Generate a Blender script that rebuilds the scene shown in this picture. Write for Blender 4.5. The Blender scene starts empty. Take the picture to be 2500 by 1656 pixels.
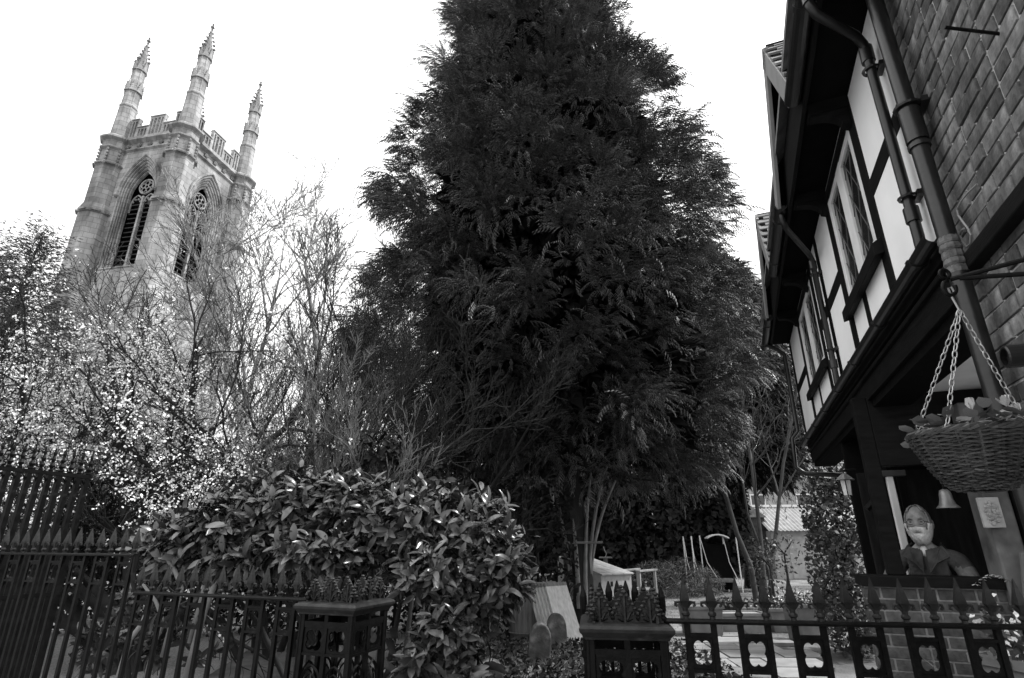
import bpy, bmesh, math, random
import numpy as np
from mathutils import Vector, Matrix
R = math.radians
rng = np.random.default_rng(7)
random.seed(7)
scene = bpy.context.scene
col = scene.collection
PI = math.pi

# ------------------------------------------------------------------ camera, sky, sun, exposure
PITCH = R(20.0); EYE = 1.6; FPX = 1350.0
cam_d = bpy.data.cameras.new('camera'); cam = bpy.data.objects.new('camera', cam_d); col.objects.link(cam)
cam.location = (0, 0, EYE); cam.rotation_euler = (R(90) + PITCH, 0, 0)
cam_d.sensor_width = 36; cam_d.lens = 36 * FPX / 2500; cam_d.clip_start = 0.05; cam_d.clip_end = 3000
scene.camera = cam
SUN_EL, SUN_AZ = R(50), R(84)          # azimuth measured from +Y (view direction) towards +X (right)
world = bpy.data.worlds.new('World'); scene.world = world; world.use_nodes = True
wn, wl = world.node_tree.nodes, world.node_tree.links
wn.clear()
sky = wn.new('ShaderNodeTexSky'); sky.sky_type = 'NISHITA'; sky.sun_disc = False
sky.sun_elevation = SUN_EL; sky.sun_rotation = SUN_AZ
sky.air_density = 1.0; sky.dust_density = 1.0; sky.ozone_density = 1.0
bw = wn.new('ShaderNodeRGBToBW'); bg = wn.new('ShaderNodeBackground'); wo = wn.new('ShaderNodeOutputWorld')
wl.new(sky.outputs[0], bw.inputs[0]); 
# bright high cloud drawn over the clear sky, a little thinner in places
wtc = wn.new('ShaderNodeTexCoord'); wnz = wn.new('ShaderNodeTexNoise'); wnz.inputs['Scale'].default_value = 2.2; wnz.inputs['Detail'].default_value = 5
wl.new(wtc.outputs['Generated'], wnz.inputs['Vector'])
wcl = wn.new('ShaderNodeMapRange'); wcl.inputs['From Min'].default_value = .3; wcl.inputs['From Max'].default_value = .7; wcl.inputs['To Min'].default_value = 4.6; wcl.inputs['To Max'].default_value = 5.3
wl.new(wnz.outputs[0], wcl.inputs[0])
# an overcast sky is three times as bright overhead as at the horizon (CIE standard overcast sky)
wsx = wn.new('ShaderNodeSeparateXYZ'); wl.new(wtc.outputs['Generated'], wsx.inputs[0])
wzz = wn.new('ShaderNodeMapRange'); wzz.inputs['From Min'].default_value = 0; wzz.inputs['From Max'].default_value = 1; wzz.inputs['To Min'].default_value = 1; wzz.inputs['To Max'].default_value = 3; wl.new(wsx.outputs[2], wzz.inputs[0])
wml = wn.new('ShaderNodeMath'); wml.operation = 'MULTIPLY'; wl.new(wcl.outputs[0], wml.inputs[0]); wl.new(wzz.outputs[0], wml.inputs[1])
wmx = wn.new('ShaderNodeMix'); wmx.data_type = 'FLOAT'; wmx.inputs[0].default_value = .88
wl.new(bw.outputs[0], wmx.inputs[2]); wl.new(wml.outputs[0], wmx.inputs[3])
wl.new(wmx.outputs[0], bg.inputs[0]); wl.new(bg.outputs[0], wo.inputs[0])
bg.inputs[1].default_value = 0.15
sd = bpy.data.lights.new('sun', 'SUN'); sun = bpy.data.objects.new('sun', sd); col.objects.link(sun)
sd.energy = 3.4; sd.angle = R(4); sd.color = (1, 1, 1)
sdir = Vector((math.sin(SUN_AZ) * math.cos(SUN_EL), math.cos(SUN_AZ) * math.cos(SUN_EL), math.sin(SUN_EL)))
sun.rotation_euler = sdir.to_track_quat('Z', 'Y').to_euler(); sun.location = (20, 0, 30)
scene.view_settings.view_transform = 'Standard'; scene.view_settings.look = 'None'
scene.view_settings.exposure = 0.58; scene.view_settings.gamma = 1; scene.view_settings.use_curve_mapping = False

def at(px, py, fwd):
    """a point of the place that lies `fwd` metres ahead, from its position in the 2500 px wide survey picture"""
    xv, yv = (px - 1250) / FPX, (828 - py) / FPX
    r = Vector((xv, math.cos(PITCH) - math.sin(PITCH) * yv, math.sin(PITCH) + math.cos(PITCH) * yv))
    return Vector((0, 0, EYE)) + r * (fwd / r.y)

# ------------------------------------------------------------------ materials
MATS = {}
def mat(name, base, rough=0.8, var=0.25, scale=6.0, bump=0.0, bscale=None, spec=0.3, metal=0.0, courses=None, island=0.0, objvar=0.0, stretch=None, detail=6.0, second=None, bdist=0.01):
    if name in MATS: return MATS[name]
    m = bpy.data.materials.new(name); m.use_nodes = True; MATS[name] = m
    n, l = m.node_tree.nodes, m.node_tree.links
    p = n['Principled BSDF']
    p.inputs['Roughness'].default_value = rough; p.inputs['Metallic'].default_value = metal
    p.inputs['Specular IOR Level'].default_value = spec
    tc = n.new('ShaderNodeTexCoord'); mp = n.new('ShaderNodeMapping')
    l.new(tc.outputs['Object'], mp.inputs[0])
    if stretch: mp.inputs['Scale'].default_value = stretch
    nz = n.new('ShaderNodeTexNoise'); nz.inputs['Scale'].default_value = scale; nz.inputs['Detail'].default_value = detail
    l.new(mp.outputs[0], nz.inputs['Vector'])
    rm = n.new('ShaderNodeMapRange'); rm.inputs['From Min'].default_value = 0.3; rm.inputs['From Max'].default_value = 0.7
    rm.inputs['To Min'].default_value = base * (1 - var); rm.inputs['To Max'].default_value = base * (1 + var)
    l.new(nz.outputs[0], rm.inputs[0]); out = rm.outputs[0]
    def mul(val, amount):
        a = n.new('ShaderNodeMapRange'); a.inputs['To Min'].default_value = 1 - amount; a.inputs['To Max'].default_value = 1 + amount
        l.new(val, a.inputs[0])
        k = n.new('ShaderNodeMath'); k.operation = 'MULTIPLY'; l.new(a.outputs[0], k.inputs[0]); l.new(out, k.inputs[1])
        return k.outputs[0]
    if island:
        g = n.new('ShaderNodeNewGeometry'); out = mul(g.outputs['Random Per Island'], island)
    if objvar:
        g = n.new('ShaderNodeObjectInfo'); out = mul(g.outputs['Random'], objvar)
    if second:                                   # (scale, low, high, factor): stains, lichen, moss
        nz2 = n.new('ShaderNodeTexNoise'); nz2.inputs['Scale'].default_value = second[0]; nz2.inputs['Detail'].default_value = 8
        l.new(mp.outputs[0], nz2.inputs['Vector'])
        r2 = n.new('ShaderNodeMapRange'); r2.inputs['From Min'].default_value = second[1]; r2.inputs['From Max'].default_value = second[2]
        r2.inputs['To Min'].default_value = 1; r2.inputs['To Max'].default_value = second[3]
        l.new(nz2.outputs[0], r2.inputs[0])
        k = n.new('ShaderNodeMath'); k.operation = 'MULTIPLY'; l.new(r2.outputs[0], k.inputs[0]); l.new(out, k.inputs[1]); out = k.outputs[0]
    if courses:                                  # (block length, course height): far-off ashlar joints and tone of each block
        sx = n.new('ShaderNodeSeparateXYZ'); l.new(tc.outputs['Object'], sx.inputs[0]); ad = n.new('ShaderNodeMath'); ad.operation = 'ADD'; l.new(sx.outputs[0], ad.inputs[0]); l.new(sx.outputs[1], ad.inputs[1])
        cb = n.new('ShaderNodeCombineXYZ'); l.new(ad.outputs[0], cb.inputs[0]); l.new(sx.outputs[2], cb.inputs[1])
        bt = n.new('ShaderNodeTexBrick'); l.new(cb.outputs[0], bt.inputs['Vector']); bt.inputs['Scale'].default_value = 1; bt.inputs['Brick Width'].default_value = courses[0]; bt.inputs['Row Height'].default_value = courses[1]
        bt.inputs['Mortar Size'].default_value = .018; bt.inputs['Color1'].default_value = (.82, .82, .82, 1); bt.inputs['Color2'].default_value = (1.15, 1.15, 1.15, 1); bt.inputs['Mortar'].default_value = (.6, .6, .6, 1)
        bb = n.new('ShaderNodeRGBToBW'); l.new(bt.outputs[0], bb.inputs[0]); k = n.new('ShaderNodeMath'); k.operation = 'MULTIPLY'; l.new(bb.outputs[0], k.inputs[0]); l.new(out, k.inputs[1]); out = k.outputs[0]
    l.new(out, p.inputs['Base Color'])
    if bump:
        nb = n.new('ShaderNodeTexNoise'); nb.inputs['Scale'].default_value = bscale or scale * 4; nb.inputs['Detail'].default_value = 6
        l.new(mp.outputs[0], nb.inputs['Vector'])
        bp = n.new('ShaderNodeBump'); bp.inputs['Strength'].default_value = bump; bp.inputs['Distance'].default_value = bdist
        l.new(nb.outputs[0], bp.inputs['Height']); l.new(bp.outputs[0], p.inputs['Normal'])
    return m
STONE = mat('tower_stone', 0.32, 0.9, 0.38, 1.3, 0.6, 7, 0.1, stretch=(1, 1, 0.3), second=(0.8, 0.5, 0.62, 0.5), bdist=0.05, courses=(.75, .36))
STONE_D = mat('weathered_stone', 0.16, 0.9, 0.4, 3, 0.5, 9, 0.1)
LOUVRE = mat('louvre_slate', 0.07, 0.8, 0.3, 4)
IRON = mat('black_iron', 0.0045, 0.45, 0.5, 18, 0.6, 90, 0.11, second=(25, 0.6, 0.75, 2.2), bdist=0.003)
IRON_LIT = mat('lit_iron', 0.015, 0.5, 0.5, 18, 0.6, 90, 0.25, second=(25, 0.55, 0.72, 2.4), bdist=0.003)  # lit copy of the iron: light on spikes, caps and crests painted in
TIMBER = mat('black_timber', 0.008, 0.6, 0.35, 5, 0.35, 30, 0.06, stretch=(1, 1, 6), bdist=0.004)
PLASTER = mat('white_render', 0.82, 0.85, 0.07, 2.5, 0.2, 40, 0.2, bdist=0.004)
WHITEPAINT = mat('white_paint', 0.7, 0.5, 0.1, 6, 0.1, 40, 0.4)
PIPE = mat('black_pipe', 0.012, 0.32, 0.25, 8, 0.1, 40, 0.45)
BRICK = mat('old_brick', 0.12, 0.9, 0.4, 22, 0.7, 60, 0.15, objvar=0.5, second=(9, 0.52, 0.68, 1.9), bdist=0.006)
BRICK_I = mat('old_brick_far', 0.2, 0.9, 0.4, 22, 0.6, 60, 0.15, island=0.38, bdist=0.006)
MORTAR = mat('mortar', 0.36, 0.95, 0.3, 30, 0.6, 90, 0.1, bdist=0.004)
TILE = mat('clay_tile', 0.2, 0.9, 0.35, 8, 0.4, 40, 0.15, objvar=0.3)
SOFFIT = mat('grey_soffit', 0.7, 0.8, 0.1, 4)
BARGE = mat('grey_bargeboard', 0.22, 0.6, 0.12, 5, 0.1, 40, 0.3)
GLASS = mat('dark_pane', 0.02, 0.06, 0.1, 3, spec=0.8)
LEAD = mat('lead_came', 0.12, 0.5, 0.2, 10)
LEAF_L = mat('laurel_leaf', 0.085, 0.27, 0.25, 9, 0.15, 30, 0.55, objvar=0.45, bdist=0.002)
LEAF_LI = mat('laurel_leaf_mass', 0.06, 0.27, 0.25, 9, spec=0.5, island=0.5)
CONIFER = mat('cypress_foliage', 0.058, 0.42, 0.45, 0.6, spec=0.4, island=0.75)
CONIFER_D = mat('cypress_inner_foliage', 0.018, 0.8, 0.3, 0.6, spec=0.1, island=0.4)  # shade between the boughs put into a near-black foliage colour
BARK = mat('dark_bark', 0.03, 0.9, 0.45, 4, 0.9, 14, 0.15, stretch=(1, 1, .25), bdist=0.03)
BARK_P = mat('pale_bark', 0.24, 0.85, 0.3, 5, 0.4, 20, 0.2, bdist=0.01)
BARK_G = mat('grey_twig', 0.13, 0.85, 0.35, 6, spec=0.2)
TWIG = mat('dark_twig', 0.028, 0.85, 0.35, 6, spec=0.2)
BLOSSOM = mat('white_blossom', 0.75, 0.7, 0.1, 5, spec=0.2, island=0.12)
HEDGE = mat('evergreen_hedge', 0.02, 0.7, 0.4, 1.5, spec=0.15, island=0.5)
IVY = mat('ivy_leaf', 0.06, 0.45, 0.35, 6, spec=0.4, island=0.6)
GRASS = mat('grass_blade', 0.17, 0.8, 0.3, 4, spec=0.15, island=0.4)
LITTER = mat('leaf_litter', 0.035, 0.8, 0.4, 5, spec=0.2, island=0.6)
LAWN = mat('lawn', 0.17, 0.95, 0.45, 1.6, 0.8, 30, 0.1, second=(0.35, 0.5, 0.62, 0.55), bdist=0.03)
GRAVEL = mat('gravel', 0.28, 0.95, 0.5, 60, 0.9, 80, 0.1, bdist=0.02)
SLAB = mat('paving_slab', 0.24, 0.9, 0.25, 3, 0.4, 40, 0.15, objvar=0.25, second=(2.2, 0.55, 0.7, 0.6), bdist=0.006)
ZINC = mat('zinc_bin', 0.14, 0.5, 0.3, 4, 0.2, 20, 0.4, metal=0.3, stretch=(6, 6, 1))
BOARD = mat('pale_board', 0.5, 0.8, 0.2, 3, 0.2, 30, 0.2, stretch=(8, 8, 1), objvar=0.2)
WOODGREY = mat('weathered_wood', 0.15, 0.85, 0.3, 4, 0.4, 20, 0.2, stretch=(6, 6, 1))
WICKER = mat('wicker', 0.035, 0.4, 0.5, 12, 0.3, 60, 0.5, island=0.5)
CHAINM = mat('steel_chain', 0.4, 0.35, 0.2, 20, metal=0.6, spec=0.5)
PETAL = mat('pale_petal', 0.5, 0.6, 0.15, 8, spec=0.3)
SKIN = mat('skin', 0.25, 0.55, 0.3, 22, 0.5, 45, 0.3, bdist=0.006)
HAIR = mat('grey_hair', 0.2, 0.7, 0.3, 40, 0.6, 120, 0.3, bdist=0.004)
BEARD = mat('white_beard', 0.62, 0.8, 0.2, 60, 0.9, 160, 0.2, bdist=0.006)
JACKET = mat('grey_jacket', 0.06, 0.85, 0.4, 9, 1.0, 13, 0.1, bdist=0.03)
KNIT = mat('ribbed_knit', 0.12, 0.9, 0.3, 30, 0.9, 120, 0.1, bdist=0.008)
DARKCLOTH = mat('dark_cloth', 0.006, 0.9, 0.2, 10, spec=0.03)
BELLM = mat('bell_bronze', 0.2, 0.4, 0.25, 8, metal=0.4, spec=0.5)
TERRA = mat('grey_planter', 0.16, 0.85, 0.3, 4, 0.3, 30, 0.2)
LAMPGLASS = mat('frosted_glass', 0.5, 0.3, 0.2, 10, spec=0.5)

# ------------------------------------------------------------------ helpers
class MB:
    """collects shapes into one mesh"""
    def __init__(s): s.v = []; s.f = []; s.mi = []; s.cur = 0
    def add(s, vs, fs):
        b = len(s.v); s.v.extend([tuple(v) for v in vs]); s.f.extend([tuple(b + i for i in f) for f in fs]); s.mi.extend([s.cur] * len(fs)); return s
    def box(s, c, d, rot=None, M=None):
        x, y, z = d[0] / 2, d[1] / 2, d[2] / 2
        vs = [Vector((i * x, j * y, k * z)) for k in (-1, 1) for j in (-1, 1) for i in (-1, 1)]
        if rot is not None: vs = [rot @ v for v in vs]
        vs = [v + Vector(c) for v in vs]
        return s.add(vs, [(0, 2, 3, 1), (4, 5, 7, 6), (0, 1, 5, 4), (2, 6, 7, 3), (0, 4, 6, 2), (1, 3, 7, 5)])
    def b2(s, a, b):
        return s.box([(a[i] + b[i]) / 2 for i in range(3)], [abs(b[i] - a[i]) for i in range(3)])
    def beam(s, p, q, w, h, up=(0, 0, 1)):
        p, q = Vector(p), Vector(q); d = (q - p); L = d.length; x = d / L
        y = Vector(up).cross(x); y = y.normalized() if y.length > 1e-6 else Vector((0, 1, 0)); z = x.cross(y)
        return s.box((p + q) / 2, (L, w, h), Matrix((x, y, z)).transposed())
    def tube(s, pts, r, n=6, cap=True, closed=False):
        pts = [Vector(p) for p in pts]; m = len(pts)
        rr = r if isinstance(r, (list, tuple)) else [r] * m
        base = len(s.v); ref = None
        for i, p in enumerate(pts):
            if closed: t = pts[(i + 1) % m] - pts[i - 1]
            else: t = pts[min(i + 1, m - 1)] - pts[max(i - 1, 0)]
            t = t.normalized()
            if ref is None:
                ref = Vector((0, 0, 1)) if abs(t.z) < 0.9 else Vector((1, 0, 0))
            a = (ref - t * ref.dot(t)); a = a.normalized() if a.length > 1e-6 else t.orthogonal().normalized()
            ref = a; b = t.cross(a)
            for k in range(n):
                g = 2 * PI * k / n; s.v.append(tuple(p + (a * math.cos(g) + b * math.sin(g)) * rr[i]))
        fs = []
        for i in range(m if closed else m - 1):
            j = (i + 1) % m
            for k in range(n):
                k2 = (k + 1) % n; fs.append((base + i * n + k, base + i * n + k2, base + j * n + k2, base + j * n + k))
        if cap and not closed:
            fs.append(tuple(base + k for k in reversed(range(n)))); fs.append(tuple(base + (m - 1) * n + k for k in range(n)))
        s.f.extend(fs); s.mi.extend([s.cur] * len(fs)); return s
    def lathe(s, prof, n=12, c=(0, 0, 0), cap=True, rot=0.0, M=None):
        base = len(s.v); m = len(prof)
        for (r, z) in prof:
            for k in range(n):
                g = 2 * PI * k / n + rot; p = Vector((r * math.cos(g), r * math.sin(g), z))
                if M is not None: p = M @ p
                s.v.append(tuple(p + Vector(c)))
        fs = []
        for i in range(m - 1):
            for k in range(n):
                k2 = (k + 1) % n; fs.append((base + i * n + k, base + i * n + k2, base + (i + 1) * n + k2, base + (i + 1) * n + k))
        if cap:
            fs.append(tuple(base + k for k in reversed(range(n)))); fs.append(tuple(base + (m - 1) * n + k for k in range(n)))
        s.f.extend(fs); s.mi.extend([s.cur] * len(fs)); return s
    def prism(s, poly, d, org=(0, 0, 0), ax=((1, 0, 0), (0, 0, 1), (0, 1, 0))):
        """poly in the plane ax0/ax1, extruded by d along ax2"""
        a, b, c = (Vector(k) for k in ax); o = Vector(org); n = len(poly)
        vs = [o + a * x + b * y for x, y in poly] + [o + a * x + b * y + c * d for x, y in poly]
        fs = [tuple(range(n)), tuple(reversed(range(n, 2 * n)))] + [(i, i + n, (i + 1) % n + n, (i + 1) % n) for i in range(n)]
        return s.add(vs, fs)
    def ball(s, c, r, n=8, m=5, sc=(1, 1, 1)):
        prof = [(math.sin(PI * i / m), -math.cos(PI * i / m)) for i in range(m + 1)]
        base = len(s.v)
        for (q, z) in prof:
            for k in range(n):
                g = 2 * PI * k / n; s.v.append((c[0] + r * sc[0] * q * math.cos(g), c[1] + r * sc[1] * q * math.sin(g), c[2] + r * sc[2] * z))
        fs = []
        for i in range(m):
            for k in range(n):
                k2 = (k + 1) % n; fs.append((base + i * n + k, base + i * n + k2, base + (i + 1) * n + k2, base + (i + 1) * n + k))
        s.f.extend(fs); s.mi.extend([s.cur] * len(fs)); return s
    def mesh(s, name, mats, smooth=False):
        me = bpy.data.meshes.new(name); me.from_pydata(s.v, [], s.f); me.validate()
        for m in (mats if isinstance(mats, (list, tuple)) else [mats]): me.materials.append(m)
        if any(s.mi): me.polygons.foreach_set('material_index', s.mi[:len(me.polygons)])
        bm = bmesh.new(); bm.from_mesh(me); bmesh.ops.recalc_face_normals(bm, faces=bm.faces); bm.to_mesh(me); bm.free()
        if smooth: me.polygons.foreach_set('use_smooth', [True] * len(me.polygons))
        me.update(); return me
    def build(s, name, mats, parent=None, loc=(0, 0, 0), rot=(0, 0, 0), smooth=False, bevel=0):
        o = bpy.data.objects.new(name, s.mesh(name, mats, smooth)); link(o, parent); o.location = loc; o.rotation_euler = rot
        if bevel:
            b = o.modifiers.new('bevel', 'BEVEL'); b.width = bevel; b.segments = 2; b.limit_method = 'ANGLE'
        return o
def link(o, parent=None):
    col.objects.link(o)
    if parent is not None: o.parent = parent
    return o
def inst(name, me, parent, loc=(0, 0, 0), rot=(0, 0, 0), sc=None):
    o = bpy.data.objects.new(name, me); link(o, parent); o.location = loc; o.rotation_euler = rot
    if sc is not None: o.scale = sc
    return o
def tag(o, label=None, cat=None, group=None, kind=None):
    if label: o['label'] = label
    if cat: o['category'] = cat
    if group: o['group'] = group
    if kind: o['kind'] = kind
    return o
def thing(name, label, cat, loc=(0, 0, 0), rz=0.0, group=None):
    o = bpy.data.objects.new(name, None); o.empty_display_size = 0.2; col.objects.link(o)
    o.location = loc; o.rotation_euler = (0, 0, rz)
    return tag(o, label, cat, group)
def npmesh(name, V, F, m, parent=None, kind=None, smooth=False):
    """V (n,3), F (k,3 or 4) arrays"""
    me = bpy.data.meshes.new(name); V = np.asarray(V, np.float32); F = np.asarray(F, np.int32)
    me.vertices.add(len(V)); me.vertices.foreach_set('co', V.ravel())
    k = F.shape[1]; me.loops.add(F.size); me.loops.foreach_set('vertex_index', F.ravel())
    me.polygons.add(len(F)); me.polygons.foreach_set('loop_start', np.arange(len(F), dtype=np.int32) * k)
    if smooth: me.polygons.foreach_set('use_smooth', np.ones(len(F), bool))
    me.materials.append(m); me.update(calc_edges=True)
    o = bpy.data.objects.new(name, me); link(o, parent)
    if kind: o['kind'] = kind
    return o
def replicate(bv, bf, M, T):
    """copies of a base mesh: M (n,3,3) matrices, T (n,3)"""
    n = len(T); k = len(bv)
    V = np.einsum('nij,kj->nki', M, bv) + T[:, None, :]
    F = bf[None] + (np.arange(n) * k)[:, None, None]
    return V.reshape(-1, 3), F.reshape(-1, bf.shape[1])
def unit(a): return a / (np.linalg.norm(a, axis=-1, keepdims=True) + 1e-9)
def frames(x, up):
    """matrices with columns x (length axis), y, z where z leans to `up`"""
    x = unit(x); y = unit(np.cross(up, x)); z = np.cross(x, y)
    return np.stack([x, y, z], axis=-1)

# ------------------------------------------------------------------ the ground
def sheet(name, pts, z, m, sub=None):
    mb = MB(); mb.add([(x, y, z) for x, y in pts], [tuple(range(len(pts)))]); o = mb.build(name, m); o['kind'] = 'structure'; return o
sheet('ground', [(-1500, -300), (1500, -300), (1500, 1500), (-1500, 1500)], 0.0, LAWN)
sheet('street_pavement', [(-30, -8), (30, -8), (30, 2.2), (2.6, 2.2), (-0.6, 3.2), (-30, 13.5)], 0.004, GRAVEL)
sheet('gravel_drive', [(-13, 5.5), (-4.9, 5.6), (-3.6, 6.6), (-4.2, 10.5), (-7.5, 14), (-15, 15)], 0.008, GRAVEL)
gp = bpy.data.objects.new('garden_path', None); col.objects.link(gp); gp['kind'] = 'structure'
slabm = []
for k in range(3):
    mb = MB(); w, d = (0.6, 0.45, 0.75)[k], 0.58
    mb.prism([(-w / 2 + .01, -d / 2 + .01), (w / 2 - .012, -d / 2), (w / 2 - .008, d / 2 - .01), (-w / 2, d / 2 - .006)], 0.045, (0, 0, 0), ((1, 0, 0), (0, 1, 0), (0, 0, 1)))
    slabm.append(mb.mesh('paving_slab', SLAB))
row = 0
y = 7.3
while y < 13.5:
    x = 1.15 + 0.12 * (y - 7.3) + random.uniform(0, .3); xe = 3.5 + 0.24 * (y - 7.3) - max(0, (y - 10.6)) * 0.95
    while x < xe:
        k = random.randrange(3); w = (0.6, 0.45, 0.75)[k]
        inst('paving_slab', slabm[k], gp, (x + w / 2, y, random.uniform(0.002, 0.014)), (random.uniform(-.008, .008), random.uniform(-.008, .008), R(-4) + random.uniform(-.01, .01)))
        x += w + 0.02
    y += 0.6

# ------------------------------------------------------------------ church tower
TH = 0.215; HALF = 2.64
tc_ = Vector((-20.88, 28.83, 0)); ta = Vector((-math.cos(TH), math.sin(TH), 0)); tb = Vector((math.sin(TH), math.cos(TH), 0))
tower = thing('church_tower', 'tall pale stone gothic church tower with pinnacles and louvred belfry windows', 'tower', tc_ + (ta + tb) * HALF, -TH)
def arch(w, sill, spring, apex, n=9):
    a = apex - spring; Rr = (w * w + a * a) / (2 * w); amax = math.asin(min(1, a / Rr))
    right = [(w - Rr + Rr * math.cos(amax * i / n), spring + Rr * math.sin(amax * i / n)) for i in range(n + 1)]
    left = [(-x, z) for x, z in reversed(right[:-1])]
    return [(w, sill)] + right + left + [(-w, sill)]
ORD = [(1.42, 0.0, 22.2, 24.75), (1.33, 0.10, 22.17, 24.58), (1.23, 0.18, 22.13, 24.4), (1.13, 0.26, 22.09, 24.2), (1.03, 0.36, 22.05, 24.0), (0.93, 0.48, 22.0, 23.8)]
SILL = 16.9
def face_wall():
    mb = MB(); o = arch(1.42, SILL, 22.2, 24.75); top = 25.5; W = HALF
    for a, b in zip(o[1:-1], o[2:-1]):          # above the arch
        mb.add([(a[0], 0, a[1]), (b[0], 0, b[1]), (b[0], 0, top), (a[0], 0, top)], [(0, 1, 2, 3)])
    for sgn in (1, -1):
        mb.add([(1.42 * sgn, 0, SILL), (W * sgn, 0, SILL), (W * sgn, 0, top), (1.42 * sgn, 0, top), (1.42 * sgn, 0, 22.2)], [(0, 1, 2, 3, 4)])
    mb.add([(-W, 0, 0), (W, 0, 0), (W, 0, SILL), (-W, 0, SILL)], [(0, 1, 2, 3)])
    return mb
def face_orders():
    mb = MB()
    P = [[(x, ORD[i][1], z) for x, z in arch(ORD[i][0], SILL, ORD[i][2], ORD[i][3])] for i in range(len(ORD))]
    for i in range(len(ORD) - 1):
        a = P[i]; b = P[i + 1]; n = len(a)
        flat = [(x, a[0][1], z) for x, _, z in b]
        for k in range(n - 1):
            mb.add([a[k], a[k + 1], flat[k + 1], flat[k]], [(0, 1, 2, 3)])
            mb.add([flat[k], flat[k + 1], b[k + 1], b[k]], [(0, 1, 2, 3)])
        mid = [((p[0] + q[0]) / 2, a[0][1] - 0.01, (p[2] + q[2]) / 2) for p, q in zip(a, flat)]
        mb.tube(mid, 0.045, 5)
    mb.prism([(-.06, SILL - .12), (-.06, SILL - .04), (.56, SILL + .2), (.56, SILL - .3), (.01, SILL - .3), (.01, SILL - .12)], 2.84, (-1.42, 0, 0), ((0, 1, 0), (0, 0, 1), (1, 0, 0)))
    return mb
def hood():
    mb = MB(); o = arch(1.5, SILL, 22.2, 24.9); mb.tube([(x, -.04, z) for x, z in o[1:-1]], 0.09, 6)
    for sg in (1, -1): mb.ball((1.5 * sg, -.08, 22.05), 0.17, 7, 5)
    return mb
def tracery():
    mb = MB(); d = 0.52
    mb.b2((-.07, d - .1, SILL), (.07, d + .1, 22.1))
    for sg in (1, -1):                                        # two cusped lights
        o = arch(0.41, 21, 21.6, 22.25, 6); mb.tube([(x + sg * .47, d, z) for x, z in o], 0.05, 5)
        for q in range(4):
            g = PI * (0.15 + q * .7 / 3); mb.ball((sg * .47 + .33 * math.cos(g), d, 21.6 + .36 * math.sin(g)), 0.08, 5, 4)
    for c, r in (((0, 22.85), 0.52),):
        mb.tube([(c[0] + r * math.cos(2 * PI * k / 20), d, c[1] + r * math.sin(2 * PI * k / 20)) for k in range(20)], 0.055, 5, closed=True)
        for q in range(5):
            g = 2 * PI * q / 5 + .3; cx, cz = c[0] + .28 * math.cos(g), c[1] + .28 * math.sin(g)
            mb.tube([(cx + .16 * math.cos(2 * PI * k / 10), d, cz + .16 * math.sin(2 * PI * k / 10)) for k in range(10)], 0.038, 4, closed=True)
    return mb
def louvres():
    mb = MB(); rot = Matrix.Rotation(R(35), 3, 'X'); z = SILL + .15
    while z < 21.9:
        for sg in (1, -1): mb.box((sg * .50, .68, z), (.84, .30, .05), rot)
        z += 0.33
    return mb
def band():
    mb = MB(); W = HALF - .5
    mb.prism([(0, 25.32), (-.14, 25.42), (-.14, 25.5), (0, 25.55)], 2 * W, (-W, 0, 0), ((0, 1, 0), (0, 0, 1), (1, 0, 0)))
    mb.prism([(0, 26.0), (-.26, 26.14), (-.26, 26.22), (0, 26.34)], 2 * W, (-W, 0, 0), ((0, 1, 0), (0, 0, 1), (1, 0, 0)))
    mb.b2((-W, .02, 25.5), (W, .5, 26.4))
    return mb
def fleuron():
    mb = MB()
    for k in range(5):
        g = 2 * PI * k / 5; mb.ball((.1 * math.cos(g), -.05, .1 * math.sin(g)), .085, 5, 4)
    return mb.ball((0, -.09, 0), .06, 5, 4)
def parapet():
    mb = MB(); W = HALF - .6; y0, y1 = .02, .26
    mb.b2((-W, y0 - .03, 26.3), (W, y1, 26.62))
    def stretch(a, b, top):
        mb.b2((a, y0, top - .2), (b, y1, top - .06)); mb.prism([(y0 - .07, top - .07), (y1 + .07, top - .07), (y1 + .02, top + .05), (y0 - .02, top + .05)], b - a, (a, 0, 0), ((0, 1, 0), (0, 0, 1), (1, 0, 0)))
        n = max(2, round((b - a) / .27)); st = (b - a) / n
        for k in range(n + 1):
            w = .085 if 0 < k < n else .11; x = a + k * st; x = min(max(x, a + w / 2), b - w / 2)
            mb.b2((x - w / 2, y0, 26.6), (x + w / 2, y1, top - .2))
        for k in range(n):
            x = a + (k + .5) * st
            for sg in (-1, 1): mb.beam((x, (y0 + y1) / 2, top - .22), (x + sg * st * .42, (y0 + y1) / 2, top - .42), .16, .045, (0, 1, 0))
    stretch(-.58, .58, 28.12); stretch(-W, -1.45, 28.1); stretch(1.45, W, 28.1)
    for sg in (1, -1):
        a, b = sorted((sg * .585, sg * 1.445)); stretch(a, b, 27.4)
    for sg in (1, -1):                                         # pierced tracery in the tall merlons
        pass
    mb.tube([(.3 * math.cos(2 * PI * k / 12), .14, 27.62 + .26 * math.sin(2 * PI * k / 12)) for k in range(12)], .05, 4, closed=True)
    return mb
F_ME = [(n, f().mesh(n, m), lv) for n, f, m, lv in (('wall_face', face_wall, STONE, 0), ('arch_moulding', face_orders, STONE, 1), ('hood_mould', hood, STONE, 1), ('tracery', tracery, STONE, 1), ('louvres', louvres, LOUVRE, 1), ('cornice', band, STONE, 0), ('pierced_parapet', parapet, STONE, 0))]
FL = fleuron().mesh('fleuron', STONE_D)
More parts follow.
